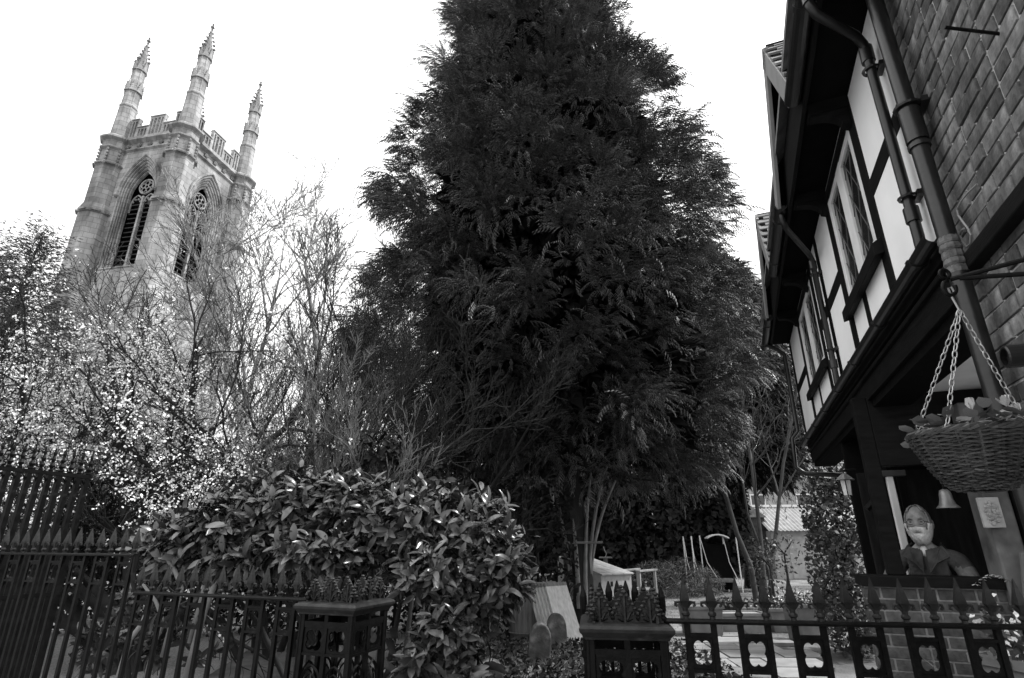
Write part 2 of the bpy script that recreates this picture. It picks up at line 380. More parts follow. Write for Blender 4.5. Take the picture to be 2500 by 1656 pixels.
for k in range(4):
    rz = k * PI / 2; Mz = Matrix.Rotation(rz, 3, 'Z'); win = None
    for n, me, lv in F_ME:
        p = Mz @ Vector((0, -HALF, 0))
        if lv == 0: inst(n, me, tower, p, (0, 0, rz))
        elif win is None: win = inst('belfry_window', me, tower, p, (0, 0, rz))
        else: inst(n, me, win)
    for q in range(5): inst('fleuron', FL, tower, Mz @ Vector((-1.7 + q * .85, -HALF, 25.78)), (0, 0, rz))
mb = MB(); mb.b2((-HALF + .1, -HALF + .1, 25.2), (HALF - .1, HALF - .1, 25.4)); mb.b2((-HALF + .1, -HALF + .1, 16.2), (HALF - .1, HALF - .1, 16.4)); mb.build('blackout_slab', LOUVRE, tower)  # slabs added inside the tower to keep the belfry dark
mb = MB(); mb.b2((-1.7, -1.7, 16.41), (1.7, 1.7, 25.19)); mb.build('belfry_blackout', mat('blackout_dark', .01, .9, .3, 3, spec=.05), tower)  # solid dark box added to stop sky showing through the louvres
def corner_pier():
    mb = MB(); r8 = PI / 8
    mb.lathe([(1.2, 0), (1.2, 9), (1.08, 9.5), (1.08, 14.6), (.97, 15.1), (.97, 20.5), (1.05, 20.55), (1.05, 20.72), (.84, 21.3), (.84, 24.0), (.92, 24.1), (.92, 24.2), (.78, 24.4), (.78, 25.3), (.92, 25.42), (.92, 25.52), (.80, 25.6), (.80, 26.0), (1.05, 26.14), (1.05, 26.26), (.74, 26.5)], 8, rot=r8)
    for z, a in ((20.65, 1.08), (24.15, .95)):
        for k in range(8):
            g = k * PI / 4; mb.box((a * .95 * math.cos(g), a * .95 * math.sin(g), z), (.1, .5, .12), Matrix.Rotation(g, 3, 'Z'))
    for k in range(8):                                         # crocketed gablets under the cornice
        g = k * PI / 4 + r8
        for q in range(5): mb.ball((.84 * math.cos(g), .84 * math.sin(g), 24.25 + q * .24), .1, 5, 4)
    return mb
def pinnacle():
    mb = MB(); r8 = PI / 8
    mb.lathe([(.72, 26.4), (.67, 26.8), (.60, 29.0), (.655, 29.06), (.655, 29.14), (.55, 29.3), (.50, 31.3), (.45, 31.5), (.40, 33.0), (.34, 33.15), (.06, 35.0)], 8, rot=r8)
    for k in range(8):                                         # angle shafts and gablets
        g = k * PI / 4 + r8
        mb.beam((.63 * math.cos(g), .63 * math.sin(g), 26.6), (.56 * math.cos(g), .56 * math.sin(g), 29.0), .09, .09, (math.cos(g), math.sin(g), 0))
        mb.beam((.53 * math.cos(g), .53 * math.sin(g), 29.2), (.49 * math.cos(g), .49 * math.sin(g), 31.2), .08, .08, (math.cos(g), math.sin(g), 0))
        mb.beam((.44 * math.cos(g), .44 * math.sin(g), 31.4), (.40 * math.cos(g), .40 * math.sin(g), 33.2), .07, .07, (math.cos(g), math.sin(g), 0))
        g2 = k * PI / 4
        for (r, z0, w, h) in ((.50, 30.4, .24, .95), (.40, 32.3, .19, .95)):
            if r > .5 and k % 2: continue
            cx, cy = r * math.cos(g2), r * math.sin(g2); tx, ty = -math.sin(g2), math.cos(g2)
            mb.prism([(-w, 0), (w, 0), (0, h)], .1, (cx, cy, z0), ((tx, ty, 0), (0, 0, 1), (math.cos(g2), math.sin(g2), 0)))
            for q in range(2):
                for sg in (-1, 1): mb.ball((cx * 1.15 + tx * w * sg * (1 - q * .45), cy * 1.15 + ty * w * sg * (1 - q * .45), z0 + h * q * .45), .065, 5, 4)
        for q in range(5):                                     # crockets up the spire
            t = (q + .3) / 5; r = (.42 * (1 - t) + .05) + .05; z = 33.15 + t * 1.75
            if k % 2 == 0: mb.ball((r * math.cos(g), r * math.sin(g), z), .115 - .012 * q, 5, 4, (1.2, 1.2, .9))
    mb.lathe([(.05, 34.9), (.1, 35.0), (.06, 35.08), (.17, 35.2), (.12, 35.3), (.05, 35.36), (.1, 35.46), (.02, 35.62)], 6)
    return mb
PIER, PINN = corner_pier().mesh('corner_pier', STONE), pinnacle().mesh('pinnacle', STONE)
for sx in (-1, 1):
    for sy in (-1, 1):
        inst('corner_pier', PIER, tower, (sx * HALF, sy * HALF, 0)); inst('pinnacle', PINN, tower, (sx * HALF, sy * HALF, 0), sc=(.87, .87, 1))

# ------------------------------------------------------------------ timber-framed house (local x: along the wall away from the street, y: out of the wall, z: up)
UX = Vector((.393, 1, 0)).normalized(); HW0 = Vector((2.2, 2.69, 0)); HROT = math.atan2(UX.y, UX.x)
house = thing('timber_framed_house', 'black and white timber framed house with jettied upper floor, gables and brick end', 'house', HW0, HROT)
S_END = 5.9
def hbox(name, a, b, m, parent=None, bevel=0.004):
    mb = MB(); mb.b2(a, b); return mb.build(name, m, parent or house, bevel=bevel)
# jettied wall: plaster panels between black timbers
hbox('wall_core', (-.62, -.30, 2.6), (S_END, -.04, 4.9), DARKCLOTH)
posts = [(-.545, -.38), (.36, .50), (1.56, 1.72), (2.40, 2.52), (2.98, 3.12), (4.52, 4.68), (5.76, 5.92)]
rails = [(-.38, .36, 3.68, 3.80), (1.72, 2.40, 3.68, 3.80), (.50, 1.56, 3.32, 3.42), (2.52, 2.98, 3.68, 3.80), (3.12, 4.52, 3.32, 3.42), (4.68, 5.76, 3.68, 3.80), (.50, 1.56, 4.37, 4.48), (3.12, 4.52, 4.37, 4.48)]
studs = [(1.06, 1.17, 2.98, 3.32), (3.84, 3.94, 2.98, 3.32)]
for a, b in posts: hbox('timber_post', (a, -.05, 2.98), (b, .012, 4.50), TIMBER)
for a, b, z0, z1 in rails: hbox('timber_rail', (a, -.05, z0), (b, .009, z1), TIMBER)
for a, b, z0, z1 in studs: hbox('timber_stud', (a, -.05, z0), (b, .009, z1), TIMBER)
hbox('wall_plate', (-.52, -.05, 4.502), (S_END, .0, 4.76), TIMBER)
edges = [p for q in posts for p in q][1:-1]
for k in range(0, len(edges), 2):
    a, b = edges[k], edges[k + 1]
    cells = []
    if (a, b) in ((.50, 1.56), (3.12, 4.52)):
        m = 1.06 if a < 2 else 3.84; m2 = m + (.11 if a < 2 else .10)
        cells = [(a, m, 2.98, 3.32), (m2, b, 2.98, 3.32), (a, b, 4.48, 4.50)]
    else: cells = [(a, b, 2.98, 3.68), (a, b, 3.80, 4.50)]
    for c in cells: hbox('plaster_panel', (c[0] + .001, -.045, c[2] + .001), (c[1] - .001, .004, c[3] - .001), PLASTER, bevel=0)
# windows with white casements and leaded panes
for a, b in ((.50, 1.56), (3.12, 4.52)):
    w = thing('window', None, None); w.parent = house; w.name = 'window'
    n = 2; cw = (b - a) / n
    for k in range(n):
        x0 = a + k * cw; x1 = x0 + cw; fw = .085
        mb = MB(); mb.b2((x0, -.03, 3.42), (x0 + fw, .008, 4.37)); mb.b2((x1 - fw, -.03, 3.42), (x1, .008, 4.37))
        mb.b2((x0 + fw, -.03, 3.42), (x1 - fw, .006, 3.48)); mb.b2((x0 + fw, -.03, 4.31), (x1 - fw, .006, 4.37)); mb.build('casement_frame', WHITEPAINT, w, bevel=.004)
        hbox('pane', (x0 + fw, -.02, 3.48), (x1 - fw, -.012, 4.31), GLASS, w, 0)
        mb = MB(); W, Hh = x1 - x0 - 2 * fw, .83; st = .2
        for q in range(-8, 12):                                # diamond leading
            for sg in (1, -1):
                pts = []
                for zz in (0, Hh):
                    xx = q * st + sg * zz * .62; pts.append((xx, zz))
                (xa, za), (xb, zb) = pts
                def clip(xa, za, xb, zb):
                    t0, t1 = 0.0, 1.0; d = xb - xa
                    for lim, s_ in ((0, 1), (W, -1)):
                        if abs(d) < 1e-9: continue
                        t = (lim - xa) / d
                        if d * s_ > 0: t0 = max(t0, t)
                        else: t1 = min(t1, t)
                    return (xa + d * t0, za + (zb - za) * t0, xa + d * t1, za + (zb - za) * t1) if t1 - t0 > .04 else None
                c = clip(xa, za, xb, zb)
                if c: mb.beam((x0 + fw + c[0], -.010, 3.48 + c[1]), (x0 + fw + c[2], -.010, 3.48 + c[3]), .003, .004, (0, 1, 0))
        mb.build('leading', LEAD, w)
    mb = MB(); mb.prism([(.0, 3.30), (.06, 3.28), (.06, 3.37), (.0, 3.41)], b - a + .16, (a - .1, .0095, 0), ((0, 1, 0), (0, 0, 1), (1, 0, 0))); mb.build('window_sill', TIMBER, w, bevel=.004)
    hbox('window_head', (a - .02, .0095, 4.375), (b + .02, .025, 4.44), TIMBER, w)
# bressumer, fascia mouldings and jetty soffit
hbox('bressumer', (-.52, -.06, 2.86), (S_END, .01, 2.978), TIMBER)
hbox('fascia_board', (-.52, -.08, 2.66), (S_END, -.01, 2.858), TIMBER)
hbox('moulding', (-.52, -.06, 2.80), (S_END, .015, 2.83), TIMBER, bevel=.008)
hbox('joist_beam', (-.52, -.22, 2.645), (S_END, -.085, 2.78), TIMBER)
hbox('soffit_board', (-.52, -2.2, 2.69), (S_END, -.225, 2.72), SOFFIT)
def half_gutter(name, a, b, o, h, r=.055, parent=None):
    mb = MB(); n = 9
    prof = [(r * math.cos(PI + PI * k / (n - 1)), r * math.sin(PI + PI * k / (n - 1))) for k in range(n)] + [((r - .006) * math.cos(-PI * k / (n - 1)), (r - .006) * math.sin(-PI * k / (n - 1))) for k in range(n)]
    mb.prism(prof, b - a, (a, o, h), ((0, 1, 0), (0, 0, 1), (1, 0, 0)))
    x = a + .25
    while x < b - .1:
        q = [((r + .008) * math.cos(PI + PI * k / (n - 1)), (r + .008) * math.sin(PI + PI * k / (n - 1))) for k in range(n)] + [(r * math.cos(-PI * k / (n - 1)), r * math.sin(-PI * k / (n - 1))) for k in range(n)]
        mb.prism(q, .04, (x, o, h), ((0, 1, 0), (0, 0, 1), (1, 0, 0))); x += .9
    return mb.build(name, PIPE, parent or house, smooth=False)
half_gutter('gutter', -.5, S_END + .05, .065, 2.935, .042)
# eaves: soffit, fascia, gutters, gables
OV = .35
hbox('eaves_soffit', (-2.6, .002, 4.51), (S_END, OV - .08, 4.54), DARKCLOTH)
hbox('eaves_fascia', (-2.6, OV - .08, 4.44), (S_END, OV - .05, 4.82), TIMBER)
for a, b in ((-2.6, .28), (1.66, 3.14), (4.60, 5.95)): half_gutter('gutter', a, b, OV + .005, 4.50, .055)
mb = MB(); mb.prism([(OV + .02, 4.82), (OV + .02, 4.87), (-3.2, 7.9), (-3.2, 7.82)], S_END + 2.7, (-2.6, 0, 0), ((0, 1, 0), (0, 0, 1), (1, 0, 0))); mb.build('main_roof', TILE, house)
def tile_mesh():
    mb = MB(); mb.b2((-.078, -.018, 0), (.078, .0, .12)); return mb.mesh('roof_tile', TILE)
TILE_ME = tile_mesh()
def gable(s0, s1, apex, sa):
    """gable over a window: bargeboards, tiled slopes, side cheeks, dark underside"""
    eave = 4.66; depth = 2.0; front = OV
    g = bpy.data.objects.new('gable', None); link(g, house)
    def slope(sf):
        mb = MB(); d = Vector((sa - sf, 0, apex - eave)); L = d.length; d /= L; nrm = Vector((-d.z, 0, d.x)) if sf < sa else Vector((d.z, 0, -d.x))
        a = Vector((sf, front, eave)) - d * .1; b = Vector((sa, front, apex)); e = Vector((0, -depth, 0)); t = nrm * .03
        mb.add([a, b, b + e, a + e, a - t, b - t, b + e - t, a + e - t], [(0, 1, 2, 3), (7, 6, 5, 4), (0, 4, 5, 1), (1, 5, 6, 2), (2, 6, 7, 3), (3, 7, 4, 0)])
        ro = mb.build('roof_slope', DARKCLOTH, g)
        n = int((L + .1) / .085); m = 6
        ex = Vector((0, -1, 0)); M = Matrix((ex, nrm, d)).transposed()
        if (M.determinant()) < 0: M = Matrix((-ex, nrm, d)).transposed()
        eul = (M @ Matrix.Rotation(R(9), 3, 'X')).to_euler()
        for i in range(n):
            for j in range(m):
                p = a + d * (i * .085) + Vector((0, -.05 - (j + (i % 2) * .5) * .16, 0)) + nrm * .012
                o = inst('roof_tile', TILE_ME, ro, p + nrm * random.uniform(0, .006), (eul.x, eul.y + random.uniform(-.02, .02), eul.z))
        mb = MB()                                              # bargeboard
        a2 = Vector((sf, front + .005, eave - .02)) - d * .08; b2 = Vector((sa, front + .005, apex - .03))
        dn = -nrm * .17
        mb.add([a2, b2, b2 + dn * 1.0, a2 + dn, *[p + Vector((0, .03, 0)) for p in (a2, b2, b2 + dn, a2 + dn)]], [(0, 3, 2, 1), (4, 5, 6, 7), (0, 1, 5, 4), (1, 2, 6, 5), (2, 3, 7, 6), (3, 0, 4, 7)])
        mb.build('bargeboard', BARGE, g, bevel=.004)
    slope(s0); slope(s1)
    mb = MB(); mb.prism([(s0 + .12, 4.76), (s1 - .12, 4.76), (sa, apex - .12)], .04, (0, -.04, 0)); mb.build('gable_panel', PLASTER, g)
    for k, (p, q) in enumerate((((s0 + .05, 4.72), (s1 - .05, 4.72)), ((sa, 4.76), (sa, apex - .1)), ((s0 + .45, 4.76), (sa - .02, 5.2)), ((s1 - .45, 4.76), (sa + .02, 5.2)))):
        mb = MB(); mb.beam((p[0], .02, p[1]), (q[0], .02, q[1]), .06, .09, (0, 1, 0)); mb.build('gable_timber', TIMBER, g)
    for s_ in (s0 + .20, s1 - .14):                           # tie end and curved bracket under each foot
        mb = MB(); mb.b2((s_ - .06, .013, 4.42), (s_ + .06, front - .09, 4.509))
        arc = [(0, 4.42), (front - .12, 4.42), (front - .12, 4.40)] + [(.05 + (front - .20) * (1 - math.sin(g_)), 4.40 - .10 * (1 - math.cos(g_)) - .0) for g_ in [PI / 2 * k / 7 for k in range(8)]] + [(0, 4.28)]
        mb.prism(arc, .08, (s_ - .04, .013, 0), ((0, 1, 0), (0, 0, 1), (1, 0, 0))); mb.build('gable_bracket', TIMBER, g)
    return g
gable(.22, 1.74, 5.62, .86); gable(3.10, 4.62, 5.66, 3.76)
# downpipes
def pipe(name, pts, r, socks=(), parent=house):
    mb = MB(); mb.tube(pts, r, 14, cap=False)
    for p, q in socks: mb.tube([p, q], r + .009, 14, cap=False); mb.lathe([(r, 0), (r + .009, 0)], 14, q, cap=False)
    return mb.build(name, PIPE, parent, smooth=True)
def clip_(name, s_, o, h, r):
    mb = MB(); mb.tube([(s_ + (r + .008) * math.cos(2 * PI * k / 14), o + (r + .008) * math.sin(2 * PI * k / 14), h) for k in range(14)], .009, 5, closed=True); mb.b2((s_ - .05, .0, h - .014), (s_ + .05, o - r, h + .014)); return mb.build(name, PIPE, house)
DO = .065
pipe('downpipe', [(-.62, OV, 4.46), (-.62, OV, 4.38), (-.60, OV - .02, 4.33), (-.42, .12, 4.27), (-.36, .075, 4.25), (-.34, DO, 4.20), (-.33, DO, 3.12), (-.33, DO, 3.02), (-.32, DO, 2.92)], .026, [((-.34, DO, 4.24), (-.335, DO, 4.14)), ((-.33, DO, 3.18), (-.33, DO, 3.10)), ((-.62, OV, 4.44), (-.62, OV, 4.39))])
for h in (4.08, 3.24): clip_('pipe_clip', -.335, DO, h, .03)
pipe('downpipe', [(1.75, OV, 4.46), (1.75, OV, 4.38), (1.80, OV - .02, 4.33), (2.36, .09, 4.29), (2.42, DO, 4.25), (2.43, DO, 3.1), (2.44, DO, 2.96)], .026, [((2.43, DO, 4.24), (2.43, DO, 4.16)), ((2.43, DO, 3.2), (2.43, DO, 3.12))])
for h in (4.1, 3.3): clip_('pipe_clip', 2.43, DO, h, .03)
pipe('downpipe', [(S_END - .2, OV, 4.46), (S_END - .15, .2, 4.38), (S_END - .1, .11, 4.3), (S_END - .05, .11, 3.12), (S_END - .05, .20, 3.02), (S_END - .05, .22, 2.6), (S_END - .05, .1, 2.5), (S_END - .1, -.5, 2.45)], .032)
SPX, SPO = -.66, .075
pipe('soil_pipe', [(SPX, SPO, 6.2), (SPX, SPO, 0.0)], .037, [((SPX, SPO, 3.52), (SPX, SPO, 3.34)), ((SPX, SPO, 3.56), (SPX, SPO, 3.535)), ((SPX, SPO, 3.325), (SPX, SPO, 3.305))])
clip_('pipe_clip', SPX, SPO, 3.54, .044)
mb = MB()                                                      # flaking lead-wrapped joint on the pipe
for k in range(5): mb.lathe([(.038, 2.66 + k * .035), (.0405 + .002 * (k % 2), 2.67 + k * .035), (.038, 2.692 + k * .035)], 10, (SPX, SPO, 0), cap=False)
mb.build('pipe_wrap', mat('lead_wrap', .1, .6, .5, 30, .5, 60), house)
# brick end: every brick that shows is a brick
LB, HB, CO = .215, .1025, .075
bricks = {}
for nm, L in (('s', LB), ('h', HB)):
    mb = MB(); mb.box((0, 0, 0), (L - .004, .1, .064))
    o = bmesh.new(); me = mb.mesh('brick', BRICK); o.from_mesh(me); bmesh.ops.bevel(o, geom=o.edges[:], offset=.0018, segments=1, affect='EDGES'); o.to_mesh(me); o.free(); bricks[nm] = me
bw_ = hbox('brick_wall', (-3.2, -.4, 0), (-.53, -.009, 5.4), MORTAR, bevel=0)
rest = MB(); cnt = 0
for c in range(72):
    z = .04 + c * CO; x = -.53; k = c % 2; first = True
    if abs(z - 2.70) < .03: pass
    while x > -3.2:
        kind = 's' if k % 2 else 'h'; L = LB if kind == 's' else HB
        if first and kind == 's' and c % 4 == 1: pass
        first = False
        cx = x - L / 2 - .003; p = (cx, -.05 + random.uniform(-.004, .004), z)
        if 2.0 < z < 4.45 and cx > -1.62:
            inst('brick', bricks[kind], bw_, p, (random.uniform(-.012, .012), random.uniform(-.014, .014), random.uniform(-.012, .012))); cnt += 1
        else: rest.box(p, (L - .004, .1, .064))
        x -= L + .010; k += 1
tag(rest.build('brickwork', BRICK_I, bw_), kind='stuff')
hbox('string_band', (-3.2, -.01, 2.665), (-.545, .05, 2.735), TIMBER, bevel=.006)
def wallpt(px, py, o):
    r = at(px, py, 1.0) - Vector((0, 0, EYE)); n_ = Vector((-UX.y, UX.x, 0)); P = Vector((0, 0, EYE)) + r * ((HW0 + n_ * o - Vector((0, 0, EYE))).dot(n_) / r.dot(n_)); return ((P - HW0).dot(UX), o, P.z)
mb = MB(); mb.tube([wallpt(2200 + a * .3827, 400 + b_ * .3827, .025) for a, b_ in ((485, 130), (430, 180), (385, 235), (357, 290), (365, 330), (395, 372), (425, 410), (445, 455), (440, 510), (420, 530), (392, 500), (376, 455), (385, 425), (402, 412))], .0042, 6); mb.build('loose_cable', mat('pale_cable', .22, .5), house)
mb = MB(); mb.tube([(-1.31, -.01, 3.28), (-1.36, .16, 3.33)], .006, 6); mb.build('nail', IRON, house)
# black cylindrical spotlight on the brick end
fl = thing('wall_spotlight', 'black cylindrical spotlight fixed to the brick wall above the flower basket', 'light')
fl.location = at(2452, 872, 1.9); fl.rotation_euler = (0, 0, HROT - PI / 2)
mb = MB(); Mr = Matrix.Rotation(R(-90), 3, 'Y'); mb.lathe([(.03, .0), (.036, .0), (.042, -.004), (.042, -.22), (.03, -.22)], 20, M=Mr, cap=False); mb.build('housing', PIPE, fl, smooth=False)
mb = MB(); mb.lathe([(.0, -.02), (.034, -.02)], 16, M=Mr, cap=False); mb.tube([(.02, -.034, 0), (.02, .034, 0)], .003, 5); mb.tube([(.02, 0, -.034), (.02, 0, .034)], .003, 5); mb.build('lens', GLASS, fl)
mb = MB(); mb.beam((.16, .0, 0), (.3, .0, .0), .05, .05); mb.build('bracket', PIPE, fl)

# ------------------------------------------------------------------ porch under the jetty (part of the house)
PS = 1.7                                                        # the porch end stands across the wall at this distance
SHADEWOOD = mat('shade_wood', .012, .7, .4, 4, .3, 20, .05, stretch=(6, 6, 1)); MIDWOOD = mat('mid_wood', .06, .7, .4, 4, .3, 20, .15)  # darkest wood: shade of the enclosed porch put into its colour
porch = bpy.data.objects.new('porch', None); link(porch, house)
def pbox(name, a, b, m, bevel=.005, parent=None):              # a, b given as (s, depth into the house, height)
    mb = MB(); mb.b2((a[0], -a[1], a[2]), (b[0], -b[1], b[2])); return mb.build(name, m, parent or porch, bevel=bevel)
pbox('bulkhead', (PS + .1, .002, 2.14), (PS + .2, 1.74, 2.688), TIMBER)
pbox('corner_post', (PS + .10, -.10, 1.362), (PS + .20, .0, 2.688), TIMBER)
pbox('outer_post', (PS + .95, .10, .12), (PS + 1.07, .22, 2.688), TIMBER)
mb = MB(); pts = [(.20, 2.28), (.17, 2.1), (.10, 1.96), (.0, 1.86)]
mb.tube([(PS + .98, -d, z) for d, z in pts], .03, 6); mb.build('curved_brace', TIMBER, porch)
pbox('sill_beam', (PS - .05, -.31, 1.29), (PS + .22, .53, 1.36), TIMBER)
pbox('back_wall', (PS - .6, 1.75, 0), (S_END, 1.85, 2.688), DARKCLOTH)  # back and inner wall near-black, the porch shade is in their colour
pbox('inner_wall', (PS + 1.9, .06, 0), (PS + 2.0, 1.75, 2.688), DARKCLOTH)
pbox('floor', (PS + .14, -.2, 0), (PS + 1.9, 1.745, .119), SHADEWOOD)
pbox('door_jamb', (PS + .55, .115, 1.0), (PS + .60, .165, 2.10), WHITEPAINT)
pbox('door_head', (PS + .54, .03, 2.102), (PS + .61, .26, 2.15), MIDWOOD)
pbox('boarded_door', (PS + 1.08, .31, .12), (PS + 1.12, .8, 2.2), SHADEWOOD)
pbox('vertical_board', (PS + 1.2, .02, .12), (PS + 1.25, .12, 2.2), SHADEWOOD)
# low brick wall, brick by brick
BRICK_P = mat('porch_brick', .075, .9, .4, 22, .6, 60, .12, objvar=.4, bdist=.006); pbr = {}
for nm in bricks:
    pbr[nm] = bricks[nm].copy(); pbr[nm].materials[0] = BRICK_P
pw = pbox('low_brick_wall', (PS + .006, -.29, 0), (PS + .13, .62, 1.288), mat('porch_mortar', .2, .95, .3, 30), 0)
for c in range(17):
    z = .045 + c * CO; d = -.30; k = c % 2
    while d < .6:
        kind = 's' if k % 2 else 'h'; L = LB if kind == 's' else HB; L2 = min(L, .66 - d)
        if L2 > .06: inst('brick', pbr[kind], pw, (PS + .05 + random.uniform(-.003, .003), -(d + L / 2), z), (0, random.uniform(-.01, .01), PI / 2 + random.uniform(-.008, .008)))
        d += L + .01; k += 1
# stone pier with a carved plaque
pr = pbox('stone_pier', (PS - .06, .535, 0), (PS + .22, .69, 2.56), mat('grey_stone', .14, .9, .3, 5, .6, 20, .15, second=(4, .5, .65, .6)), .012)
mb = MB(); mb.b2((PS - .10, -.49, 1.68), (PS - .061, -.61, 1.88)); pl = mb.build('carved_plaque', mat('pale_stone', .36, .9, .2, 8, .4, 40), house, bevel=.006)
mb = MB()
for q in range(26):
    g = q * 2.4; rr = .012 + .0016 * q; mb.ball((PS - .103, -.55 + rr * math.cos(g) * .8, 1.78 + rr * math.sin(g) * 1.5), .011 + .004 * (q % 3), 5, 4)
mb.build('relief', mat('pale_stone_relief', .3, .9, .3, 20, .5, 60), pl)
pbox('dark_post', (PS - .10, .70, 0), (PS + .3, .95, 2.56), TIMBER)
pbox('shelf', (PS - .2, .68, 1.60), (PS - .105, .9, 1.63), TIMBER)
mb = MB(); mb.beam((PS - .14, -.50, .55), (PS - .14, -.66, 1.52), .05, .09, (1, 0, 0)); mb.build('leaning_plank', WOODGREY, porch)
# bell
bl = thing('hanging_bell', 'small metal bell hanging in the porch beside the man', 'bell', HW0 + UX * (PS + .06), HROT)
bl.location = bl.location + Matrix.Rotation(HROT, 3, 'Z') @ Vector((0, -.355, 1.82))
mb = MB(); mb.lathe([(.074, 0), (.07, .006), (.052, .025), (.042, .06), (.038, .10), (.03, .125), (.008, .135)], 20); mb.build('bell_body', BELLM, bl, smooth=True)
mb = MB(); mb.tube([(0, 0, .13), (0, 0, .34)], .006, 6); mb.tube([(.014 * math.cos(2 * PI * k / 10), 0, .15 + .014 * math.sin(2 * PI * k / 10)) for k in range(10)], .004, 5, closed=True); mb.build('hanger', IRON, bl)
mb = MB(); mb.tube([(0, 0, .09), (0, 0, -.01)], .004, 5); mb.ball((0, 0, -.012), .012); mb.build('clapper', IRON, bl)
# wall lantern
ln = thing('porch_lantern', 'small frosted glass lantern with metal hood hanging beside the porch post', 'lantern', at(2066, 1188, 4.75))
mb = MB(); mb.lathe([(.035, -.07), (.045, .05)], 6, cap=True); mb.build('lantern_glass', LAMPGLASS, ln)
mb = MB(); mb.lathe([(.08, .052), (.07, .06), (.03, .095), (.012, .105)], 6); mb.build('hood', ZINC, ln)
mb = MB()
for k in range(6):
    g = 2 * PI * k / 6; mb.tube([(.037 * math.cos(g), .037 * math.sin(g), -.072), (.047 * math.cos(g), .047 * math.sin(g), .052)], .004, 4)
mb.tube([(0, 0, .10), (0, 0, .13), (.1, -.02, .14)], .007, 5); mb.build('lantern_frame', IRON, ln)
# flower spray on the sill
fs = thing('white_flower_spray', 'drooping white flowers lying at the end of the porch sill', 'flowers', HW0 + UX * (PS - .06), HROT)
fs.location = fs.location + Matrix.Rotation(HROT, 3, 'Z') @ Vector((0, -.44, 1.365))
for q in range(9):
    mb = MB(); x = .02 * math.sin(q * 2.1); yv = -.11 + q * .024; zz = -.015 + .035 * math.sin(q * .5)
    for k in range(5):
        g = 2 * PI * k / 5 + q; mb.add([(x, yv, zz), (x + .02 * math.cos(g) - .012, yv + .02 * math.sin(g), zz - .008), (x + .034 * math.cos(g + .2), yv + .026 * math.sin(g + .2), zz - .012), (x + .02 * math.cos(g + .5) + .012, yv + .02 * math.sin(g + .5), zz - .006)], [(0, 1, 2, 3)])
    mb.build('flower', PETAL, fs)

